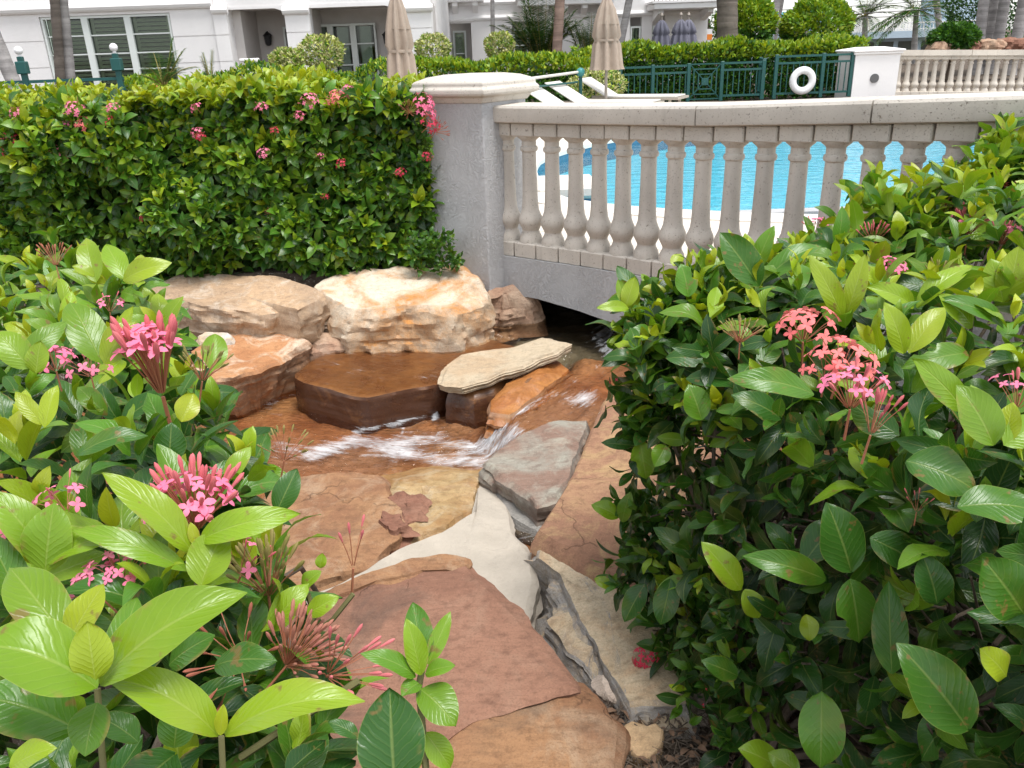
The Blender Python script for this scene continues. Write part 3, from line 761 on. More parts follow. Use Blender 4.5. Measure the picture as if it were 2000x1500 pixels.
def build_front_slab():
    t = empty('front_slab', (-.15, 1.85, -.3), 'large red-brown layered sandstone slab in the foreground between the two bushes', 'slab')
    up = Q((560, 1200, .0), (640, 1160, .0), (690, 1138, 0), (780, 1120, .0), (870, 1092, .0), (905, 1088, .0), (915, 1108, .0), (935, 1132, 0), (985, 1185, 0), (1030, 1228, .0), (1090, 1290, .0), (1133, 1338, .0), (1060, 1352, .0), (980, 1370, .0), (905, 1398, .0), (860, 1430, .0), (760, 1470, .0), (640, 1500, .0), (480, 1500, .0), (470, 1300, .0))
    rock('layer', '', up, -.14, RM['slab'], amp=.008, jag=.010, ledge=.012, parent=t, seed=40, P=160)
    lo = Q((470, 1450, -.025), (860, 1400, -.028), (1000, 1352, -.028), (1125, 1325, -.028), (1165, 1365, -.03), (1205, 1410, -.03), (1198, 1500, -.03), (1190, 1640, -.03), (480, 1640, -.03))
    rock('layer', '', lo, -.25, RM['slab2'], amp=.012, jag=.010, ledge=.012, parent=t, seed=41, P=140)
    th = Q((640, 1150, .012), (700, 1122, .012), (790, 1092, .012), (868, 1079, .012), (905, 1082, .012), (912, 1100, .012), (880, 1112, .012), (830, 1112, .012), (780, 1126, .012), (730, 1135, .012), (690, 1152, .012), (650, 1165, .012))
    rock('layer', '', th, -.05, RM['slab2'], amp=.004, jag=.008, ledge=.004, parent=t, seed=42, P=110, R=8, S=6)
build_front_slab()
rock('stone', 'flat pale-orange heart-shaped stone on the mulch at the foot of the right bush', Q((1214, 1432, -.08), (1220, 1416, -.08), (1234, 1408, -.08), (1250, 1413, -.08), (1264, 1418, -.08), (1280, 1412, -.08), (1294, 1424, -.08), (1294, 1442, -.08), (1284, 1462, -.08), (1264, 1479, -.08), (1244, 1474, -.08), (1224, 1456, -.08)), -.13, RM['heart'], amp=.002, jag=.002, ledge=.002, seed=50, P=110, R=8, S=5, cuts=0, rnd=.004)
rock('boulder', 'pinkish ground stone showing through the twigs under the right bush', Q((1165, 1330, -.09), (1220, 1290, -.09), (1300, 1280, -.08), (1400, 1330, -.08), (1380, 1395, -.09), (1280, 1395, -.1), (1200, 1375, -.1)), -.3, m_rock('rock_pale_pink', (.48, .36, .29), (.56, .46, .38), (.62, .54, .45), 22, patchy=.5, strata=.3), amp=.015, jag=.02, seed=51)
rock('stone', 'small black stone at the left end of the long ledge stone', Q((262, 590, .30), (268, 572, .33), (292, 570, .33), (298, 588, .30), (280, 600, .28)), .2, RM['dark'], amp=.015, jag=.012, seed=52, P=50, R=7, S=6)
# pale mortar that sets the stones
def build_mortar():
    pts = Q((560, 1180, -.06), (640, 1150, -.06), (700, 1120, -.07), (770, 1075, -.09), (860, 1040, -.10), (930, 1000, -.12), (935, 940, -.16), (975, 935, -.16), (990, 990, -.16), (1000, 1040, -.14), (1030, 1080, -.11), (1040, 1130, -.10), (1020, 1200, -.10), (1100, 1330, -.10), (1000, 1330, -.10), (850, 1200, -.09))
    o = rock('mortar_bed', '', pts, -.4, m_plain('mortar_pale', (.43, .38, .315), .9, .30, 7, .9, 40), amp=.012, jag=.014, ledge=.01, seed=60, P=180, R=24, cuts=0)
    for k in ('label', 'category'): del o[k]
    struct(o)
build_mortar()

# ------------------------------------------------------------------ the stream
def build_stream():
    st = .0125
    gx = np.arange(-2.6, 2.4, st); gy = np.arange(2.75, 6.6, st)
    X, Y = np.meshgrid(gx, gy)
    CH = [(.33, 4.38), (.18, 4.16), (-.02, 3.90), (-.115, 3.74), (-.075, 3.55), (.02, 3.40), (.5, 3.36), (.95, 3.9), (2.5, 3.6), (2.5, 7), (-.8, 7), (-.6, 5.0), (-.2, 4.85), (.09, 4.55)]
    BP = [(-1.21, 4.26), (-1.16, 4.45), (-1.05, 4.62), (-.7, 4.80), (-.31, 4.92), (.12, 4.56), (-.1, 4.3), (-.37, 4.06), (-.60, 3.97), (-.74, 3.905), (-.81, 3.915), (-1.13, 4.13), (-1.2, 4.21)]
    BS = offset_poly(BP, .055)
    if inpoly(np.array([-.5]), np.array([4.03]), BS)[0]: BS = offset_poly(BP, -.055)
    mc = inpoly(X, Y, CH).astype(float); mb = inpoly(X, Y, BS).astype(float)
    def blur(a, r):
        k = 2 * r + 1; ker = np.ones(k) / k
        a = np.apply_along_axis(lambda v: np.convolve(np.pad(v, r, mode='edge'), ker, 'valid'), 0, a)
        return np.apply_along_axis(lambda v: np.convolve(np.pad(v, r, mode='edge'), ker, 'valid'), 1, a)
    mc_s = blur(blur(mc, 5), 4); mb_s = blur(blur(mb, 1), 1)
    LOW = -.20
    zc = -.012 - .075 * np.clip((4.45 - Y) / 1.0, 0, 1)
    Pn = np.stack([X.ravel(), Y.ravel(), 0 * X.ravel()], 1)
    # guide line of the current
    G = np.array([(1.4, 5.6), (.75, 4.75), (.46, 4.36), (.36, 4.16), (.14, 3.88), (-.01, 3.66), (-.12, 3.52), (-.4, 3.46), (-.85, 3.58), (-1.4, 3.75), (-2.6, 4.0)])
    best = np.full(X.shape, 1e9); gd = np.zeros(X.shape); gs = np.zeros(X.shape); acc = 0
    for a, b in zip(G[:-1], G[1:]):
        v = b - a; L = np.linalg.norm(v); v = v / L
        t = np.clip((X - a[0]) * v[0] + (Y - a[1]) * v[1], 0, L)
        dx, dy = X - a[0] - t * v[0], Y - a[1] - t * v[1]; d = np.hypot(dx, dy)
        sgn = np.sign(v[0] * dy - v[1] * dx); m = d < best
        best[m] = d[m]; gd[m] = (sgn * d)[m]; gs[m] = (acc + t)[m]; acc += L
    rip = fbm(np.stack([gd.ravel() * 9, gs.ravel() * 4, 0 * gd.ravel()], 1), 1.0, 4, 3).reshape(X.shape)
    calm = inpoly(X, Y, [(-.6, 4.62), (.3, 4.42), (.7, 4.5), (2.5, 4.4), (2.5, 7), (-.8, 7)])
    basin = mb_s > .5
    hi = zc * mc_s + LOW * (1 - mc_s)
    zw = hi
    slope = np.hypot(*np.gradient(zw, st))
    amp = np.where(calm, .002, np.where(basin, .002, .009)); amp = blur(amp, 4)
    zw = zw + amp * rip
    # aerated water
    def band(pts, wd, inten):
        d = np.full(X.shape, 1e9); pts = np.array(pts)
        for a, b in zip(pts[:-1], pts[1:]):
            v = b - a; L = np.linalg.norm(v) + 1e-9; v = v / L
            t = np.clip((X - a[0]) * v[0] + (Y - a[1]) * v[1], 0, L)
            d = np.minimum(d, np.hypot(X - a[0] - t * v[0], Y - a[1] - t * v[1]))
        return inten * np.exp(-(d / wd) ** 2)
    q = lambda *pp: [tuple(atz(a, b, c)[:2]) for a, b, c in pp]
    foam = np.maximum.reduce([
        band(q((1108, 692, -.02), (1122, 742, -.04), (1095, 765, -.05), (1040, 785, -.06), (985, 810, -.07), (955, 830, -.08)), .07, .62),
        band(q((955, 835, -.12), (985, 850, -.12), (1000, 862, -.14)), .10, .72),
        band(q((985, 885, LOW), (930, 880, LOW), (860, 872, LOW), (770, 868, LOW), (690, 872, LOW), (640, 880, LOW)), .17, .66),
        band(q((940, 905, LOW), (880, 895, LOW), (800, 880, LOW)), .10, .72),
        band(q((640, 880, LOW), (560, 880, LOW), (480, 875, LOW)), .16, .42),
        band(q((1190, 640, -.01), (1180, 700, -.02), (1150, 760, -.04), (1100, 800, -.06)), .12, .5),
        band(q((840, 800, LOW), (760, 830, LOW), (700, 840, LOW)), .06, .5),
        band(q((600, 850, LOW), (520, 780, LOW), (480, 760, LOW)), .15, .33),
        band(q((845, 757, -.02), (848, 775, -.1)), .02, .8), band(q((780, 782, -.02), (784, 800, -.1)), .015, .6),
        np.where((slope > .8) & (mb_s < .5) & (X > -.16) & (Y < 3.85), .68, 0),
        np.where(calm & ~basin & (Y < 4.75), .22, 0)])
    foam = np.where(calm | basin, foam, np.maximum(foam, .22))
    fm = fbm(np.stack([X.ravel() * 5, Y.ravel() * 5, 0 * X.ravel()], 1), 1.0, 4, 44).reshape(X.shape)
    foam = np.clip(foam * (1 + .55 * fm), 0, .9) * (1 - .6 * basin)
    V = np.stack([X.ravel(), Y.ravel(), zw.ravel()], 1)
    ny, nx = X.shape; I = np.arange(nx * ny).reshape(ny, nx)
    keep = ~((Y > 4.9) & (X < -.45)) & ~((X < -1.7) & (Y > 4.5))
    keep &= ~((X > .75) & (Y < 3.4))
    kc = keep[:-1, :-1]
    F = np.stack([I[:-1, :-1][kc], I[:-1, 1:][kc], I[1:, 1:][kc], I[1:, :-1][kc]], 1)
    # bed below the water
    dep = np.where(calm, .12, .035); dep = blur(dep, 6); dep = np.where(mb_s > .3, .08, dep)
    bedn = fbm(Pn, 5, 5, 9).reshape(X.shape)
    zb = np.minimum(zw - dep + .022 * bedn, zw - .012)
    colr = np.zeros(X.shape + (4,)); colr[..., 3] = 1
    rust = np.array([.40, .185, .09]); och = np.array([.47, .275, .145]); gry = np.array([.24, .24, .19]); drk = np.array([.26, .10, .045])
    k1 = np.clip(.5 + .9 * fbm(Pn, 3, 4, 11).reshape(X.shape), 0, 1)[..., None]; k2 = np.clip(fbm(Pn, 6, 4, 12).reshape(X.shape) * 1.3, 0, 1)[..., None]
    cc = rust * (1 - k1) + och * k1; cc = cc * (1 - .6 * k2) + drk * .6 * k2
    k3 = np.clip(fbm(Pn, 2.2, 5, 15).reshape(X.shape) * 1.6 + .1, 0, 1)[..., None]; cc = cc * (1 - .55 * k3) + np.array([.36, .235, .18]) * .55 * k3
    cs = blur(calm.astype(float), 5)[..., None]; cc = cc * (1 - cs) + gry * cs
    colr[..., :3] = cc
    t = NT('stream_bed'); at = t.n.new('ShaderNodeAttribute'); at.attribute_name = 'Col'; p = t.wpos()
    c = t.mix(t.ramp(t.noise(p, 22, 6, .7, .5), [(.35, 0), (.7, .7)]), at.outputs['Color'], t.mix(1, at.outputs['Color'], (.4, .35, .3), 'MULTIPLY'))
    mbed = t.done(t.bsdf(c, .5, t.bump(t.noise(p, 18, 6, .7), .7, .02), .4))
    struct(obj('stream_bed', mesh_from('stream_bed', V * [1, 1, 0] + np.stack([0 * zb.ravel(), 0 * zb.ravel(), zb.ravel()], 1), F, mbed, True, col=colr.reshape(-1, 4))))
    # thin sheet of water standing on the flat slab
    fb = inpoly(X, Y, BP)[:-1, :-1]
    Fb = np.stack([I[:-1, :-1][fb], I[:-1, 1:][fb], I[1:, 1:][fb], I[1:, :-1][fb]], 1)
    used, inv = np.unique(Fb.ravel(), return_inverse=True)
    rp = fbm(Pn[used] * [1, 1.6, 1], 7, 4, 5)
    Vb = Pn[used].copy(); Vb[:, 2] = -.0215 + .0016 * rp
    cb_ = np.stack([np.clip(.22 + .2 * rp, 0, .5), Pn[used][:, 0] * .6 + Pn[used][:, 1] * .8 + 5, Pn[used][:, 0] * .8 - Pn[used][:, 1] * .6 + 5, np.ones(len(used))], 1)
    struct(obj('basin_water', mesh_from('basin_water', Vb, inv.reshape(-1, 4), m_water('basin_water', (.93, .86, .76), 9, .3, True, (1, 1, 1), .05), True, col=cb_)))
    fc = np.stack([foam.ravel(), (gd + 5).ravel(), gs.ravel(), np.ones(X.size)], 1)
    mw = m_water('stream_water', (.93, .84, .72), 16, .65, True, (1, 1, 1), .06)
    struct(obj('stream_water', mesh_from('stream_water', V, F, mw, True, col=fc)))
build_stream()

# ------------------------------------------------------------------ foliage
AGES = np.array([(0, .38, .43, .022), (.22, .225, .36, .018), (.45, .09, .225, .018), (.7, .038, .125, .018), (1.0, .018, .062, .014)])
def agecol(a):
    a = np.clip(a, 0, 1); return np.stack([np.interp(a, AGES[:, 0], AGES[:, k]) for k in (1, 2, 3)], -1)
def leaf_template(nu=4, nv=8, ratio=.40, fold=.25, arch=.10, wave=0.0, bite=0, tip=.75, twist=0.0, seed=0):
    """leaf of length 1 along +Y, upper side +Z, folded along the midrib and arched from base to tip"""
    v = np.linspace(0, 1, nv + 1); u = np.linspace(-1, 1, nu + 1)
    w_ = ratio / 2 * np.clip(np.sin(np.pi * np.clip(v, 0, 1) ** .88), 0, 1) ** tip
    w_ *= np.where(v > .85, 1 - .25 * (v - .85) / .15, 1); w_[0] = .012; w_[-1] = .0015
    rr = np.random.default_rng(seed)
    V = []; UV = []
    for j in range(nv + 1):
        for i in range(nu + 1):
            ww = w_[j]
            if bite:
                side = 1 if bite > 0 else -1
                if u[i] * side > .3 and .45 < v[j] < .8: ww *= .55 + .2 * rr.random()
            x = u[i] * ww
            z = fold * abs(x) + arch * (4 * v[j] * (1 - v[j])) + wave * ratio * math.sin(v[j] * 9 + seed) * abs(u[i]) ** 2 * .25
            z += twist * x * v[j]
            V.append((x, v[j], z)); UV.append(((u[i] + 1) / 2, v[j]))
    F = []
    n = nu + 1
    for j in range(nv):
        for i in range(nu): F.append([j * n + i, j * n + i + 1, (j + 1) * n + i + 1, (j + 1) * n + i])
    return np.array(V), np.array(F), np.array(UV)
TMPL = [leaf_template(4, 8, .42, .28, .10, .1, 0, .72, .1, 1), leaf_template(4, 8, .46, .15, .15, .3, 0, .66, -.2, 2), leaf_template(4, 8, .40, .45, .06, .0, 0, .72, .2, 3),
        leaf_template(4, 8, .48, .2, .20, .3, 0, .62, 0, 4), leaf_template(4, 8, .44, .3, .02, .2, 0, .68, -.3, 5), leaf_template(4, 8, .45, .2, .12, .3, 1, .68, .1, 6), leaf_template(4, 8, .43, -.1, .22, .5, 0, .7, .5, 7), leaf_template(4, 8, .38, .6, .25, .2, 0, .75, -.4, 8), leaf_template(4, 10, .5, .1, .08, .4, -1, .6, .2, 9)]
TSM = [leaf_template(2, 4, .46, .35, .12, 0, 0, .7, .1, 1), leaf_template(2, 4, .50, .2, .2, 0, 0, .66, -.2, 2), leaf_template(2, 4, .44, .5, .05, 0, 0, .7, .2, 3)]
TQ = [(np.array([(0, 0, 0), (.24, .5, .08), (0, 1, 0), (-.24, .5, .08)], float), np.array([[0, 1, 2, 3]]), np.array([(.5, 0), (1, .5), (.5, 1), (0, .5)]))]

def unit(v): return v / (np.linalg.norm(v, axis=-1, keepdims=True) + 1e-9)
class Leaves:
    """pos, dir (base->tip), normal, length, age"""
    def __init__(s): s.p = []; s.d = []; s.n = []; s.L = []; s.a = []; s.o = []
    def add(s, p, d, n, L, a, outer=0): s.p.append(p); s.d.append(d); s.n.append(n); s.L.append(L); s.a.append(a); s.o.append(outer)
    def arrays(s):
        p, d, n = np.array(s.p), unit(np.array(s.d)), np.array(s.n); n = unit(n - (n * d).sum(1, keepdims=True) * d)
        return p, d, n, np.array(s.L), np.array(s.a), np.array(s.o)
def frames(d, n): return np.stack([np.cross(d, n), d, n], 2)      # columns: across, along, up
def bake(name, p, d, n, L, a, T, mat, parent, seed=0, jit=.10):
    if len(p) == 0: return None
    r = np.random.default_rng(seed); R = frames(d, n); k = r.integers(0, len(T), len(p)); org = wloc(parent)
    VV = []; FF = []; CC = []; UU = []; b = 0
    col = agecol(a) * (1 + r.uniform(-jit * 2, jit * 2, (len(p), 1)))
    for ti, (tv, tf, tu) in enumerate(T):
        m = np.where(k == ti)[0]
        if len(m) == 0: continue
        V = np.einsum('nij,kj->nki', R[m], tv) * L[m][:, None, None] + (p[m] - org)[:, None, :]
        nv = len(tv); VV.append(V.reshape(-1, 3))
        FF.append((tf[None] + (np.arange(len(m)) * nv)[:, None, None] + b).reshape(-1, tf.shape[1])); b += nv * len(m)
        CC.append(np.repeat(np.c_[np.clip(col[m], 0, 1), np.ones(len(m))], nv, 0)); UU.append(np.tile(tu, (len(m), 1)))
    me = mesh_from(name, np.vstack(VV), np.vstack(FF), mat, True, None, np.vstack(CC), np.vstack(UU))
    o = obj(name, me, parent); o['kind'] = 'stuff'; return o
TMESH = None
def leaf_objects(p, d, n, L, a, parent, seed=0, T=TMPL, key='big'):
    global TMESH
    if TMESH is None: TMESH = {}
    if key not in TMESH: TMESH[key] = [mesh_from('leaf', tv, tf, M['leafO'], True, None, None, tu) for tv, tf, tu in T]
    r = np.random.default_rng(seed); R = frames(d, n); org = wloc(parent)
    col = np.clip(agecol(a) * (1 + r.uniform(-.2, .2, (len(p), 1))), 0, 1)
    for i in range(len(p)):
        o = bpy.data.objects.new('leaf', TMESH[key][r.integers(0, len(T))]); COL.objects.link(o); o.parent = parent
        m = np.eye(4); m[:3, :3] = R[i] * L[i]; m[:3, 3] = p[i] - org
        o.matrix_local = Matrix(m.tolist()); o.color = (*col[i], 1)
def shoot(LS, o, d, L, r, pairs=4, age0=0.0, agestep=.24, inter=.22, outer=1, young=True, spread=1.0):
    """an ixora shoot: leaves in opposite pairs, each pair turned a quarter from the next, youngest at the tip"""
    d = d / np.linalg.norm(d)
    a = np.cross(d, [0.31, .2, .93]); a /= np.linalg.norm(a); b = np.cross(d, a)
    ph = r.uniform(0, math.pi); pos = o.copy()
    for i in range(pairs):
        th = math.radians([22, 48, 70, 86, 100][min(i, 4)] * spread + r.uniform(-17, 17)); ln = L * [.55, .9, 1.0, .98, .9][min(i, 4)] * r.uniform(.85, 1.12)
        for sgn in (0, math.pi):
            an = ph + i * math.pi / 2 + sgn + r.uniform(-.22, .22)
            rad = math.cos(an) * a + math.sin(an) * b
            t2 = th + math.radians(r.uniform(-14, 14))
            ld = math.cos(t2) * d + math.sin(t2) * rad; nn = math.sin(t2) * d - math.cos(t2) * rad
            nn = nn + .18 * r.normal(size=3)
            LS.add(pos + rad * .006, ld, nn, ln, age0 + agestep * i + r.uniform(-.07, .1), outer)
        pos = pos - d * L * inter * r.uniform(.7, 1.3)
    return pos

# ---- flower heads
def petal_cross(r0):
    V = []; F = []
    for k in range(4):
        an = k * math.pi / 2; c, s = math.cos(an), math.sin(an)
        prof = [(0, -.08, 0), (0, .08, 0), (.45, .30, .10), (.45, -.30, .10), (.8, .22, .05), (.8, -.22, .05), (1.0, 0, -.05)]
        b = len(V)
        for x, y, z in prof: V.append((r0 * (x * c - y * s), r0 * (x * s + y * c), r0 * z))
        F += [[b, b + 3, b + 2, b + 1], [b + 3, b + 5, b + 4, b + 2], [b + 5, b + 6, b + 4]]
    return V, F
FL_ME = {}
def fl_mesh(kind, mat):
    k = (kind, mat)
    if k not in FL_ME:
        m = MB()
        if kind == 'floret': m.add(*petal_cross(1.0))
        else: m.lathe([(.06, 0), (.085, .25), (.12, .6), (.10, .85), (.02, 1.0)], 7)
        V = np.array(m.V); FL_ME[k] = mesh_from(kind, V, m.F, M[mat], True, 40)
    return FL_ME[k]
def flower_head(parent, c, axis, size, n_open, n_bud, petal, budm, r, separate=True, spreadang=62):
    """c: base of the head; tubes fan out to a dome of open flowers and buds"""
    axis = np.array(axis, float) / np.linalg.norm(axis); org = wloc(parent)
    a = np.cross(axis, [.3, .9, .1]); a /= np.linalg.norm(a); b = np.cross(axis, a)
    tub = MB(); ends = []
    N = n_open + n_bud
    for i in range(N):
        f = math.sqrt((i + .5) / N); th = math.radians(spreadang) * f * r.uniform(.85, 1.1); ph = i * 2.39996 + r.uniform(-.3, .3)
        dr = math.cos(th) * axis + math.sin(th) * (math.cos(ph) * a + math.sin(ph) * b)
        l = size * r.uniform(.82, 1.12)
        p0 = c + .12 * size * (dr - axis * .2); p1 = c + dr * l * .6 + axis * l * .03; p2 = c + dr * l
        tub.tube([p0, p1, p2], [size * .012, size * .011, size * .012], 4, False); ends.append((p2, dr))
    tub.tube([c - axis * size * .8, c], [size * .035, size * .03], 5)
    kinds = np.array([1] * n_open + [0] * n_bud); r.shuffle(kinds)
    if separate:
        h = tub.build('flower_cluster', M['stalk'], parent, True, 60)
        for (p, dr), k in zip(ends, kinds):
            q = Vector(dr).to_track_quat('Z', 'Y').to_matrix()
            s = size * ((.25 if petal == 'coral' else .21) if k else .36) * r.uniform(.75, 1.15)
            tilt = Matrix.Rotation(r.uniform(0, 6.28), 3, 'Z')
            o = bpy.data.objects.new('floret' if k else 'bud', fl_mesh('floret' if k else 'bud', petal if k else budm)); COL.objects.link(o); o.parent = h
            o.matrix_local = Matrix.Translation(Vector(p - org - dr * (0 if k else s * .2))) @ (q @ tilt).to_4x4() @ Matrix.Scale(s, 4)
    else:
        h = tub.build('flower_cluster', M['stalk'], parent, True, 60)
        for kk, nm, mt in ((1, 'florets', petal), (0, 'buds', budm)):
            VV = []; FF = []
            base = fl_mesh('floret' if kk else 'bud', mt)
            bv = np.array([v.co for v in base.vertices]); bf = [list(p.vertices) for p in base.polygons]
            for (p, dr), k in zip(ends, kinds):
                if k != kk: continue
                R = np.array(Vector(dr).to_track_quat('Z', 'Y').to_matrix() @ Matrix.Rotation(r.uniform(0, 6.28), 3, 'Z')); s = size * (.27 if k else .30)
                o_ = len(VV); VV += ((R @ bv.T).T * s + p - org).tolist(); FF += [[i + o_ for i in f] for f in bf]
            if VV:
                o = obj(nm, mesh_from(nm, VV, FF, M[mt], True, 40), h); o['kind'] = 'stuff'

def branches(parent, starts, ends, mat, r0=.009, name='branch', jit=.05, seed=0):
    r = np.random.default_rng(seed); mb = MB()
    for s, e in zip(starts, ends):
        s, e = np.array(s), np.array(e); pts = [s + (e - s) * t + r.normal(size=3) * jit * (t * (1 - t) * 4) for t in np.linspace(0, 1, 6)]
        mb.tube(pts, np.linspace(r0, r0 * .35, 6), 6)
    return mb.build(name, mat, parent, True, 60)

# ---- hero leaves, measured in the photograph: base, tip, width (px), depth at base and tip, age
def hero_leaf(parent, b, t, wpx, d0, d1, age, arch=.10, fold=.25, roll=0.0, tocam=.55, bite=0, seed=0):
    B = atd(*b, d0); T_ = atd(*t, d1); ax = T_ - B; L = np.linalg.norm(ax); dr = ax / L
    cam_ = EYE - (B + T_) / 2; cam_ = cam_ / np.linalg.norm(cam_)
    n = tocam * cam_ + (1 - tocam) * np.array([0, 0, 1.0]); n = n - (n @ dr) * dr; n /= np.linalg.norm(n)
    n = np.array(Matrix.Rotation(roll, 3, Vector(dr)) @ Vector(n))
    wid = wpx / FPX * (d0 + d1) / 2
    tv, tf, tu = leaf_template(8, 16, min(.75, wid / L) , fold, arch, .25, bite, .68, random.uniform(-.2, .2), seed)
    me = mesh_from('leaf', tv, tf, M['leafO'], True, None, None, tu)
    o = bpy.data.objects.new('leaf', me); COL.objects.link(o); o.parent = parent
    R = np.stack([np.cross(dr, n), dr, n], 1) * L; m = np.eye(4); m[:3, :3] = R; m[:3, 3] = B - wloc(parent)
    o.matrix_local = Matrix(m.tolist()); o.color = (*np.clip(agecol(np.array([age]))[0] * random.uniform(.9, 1.1), 0, 1), 1)

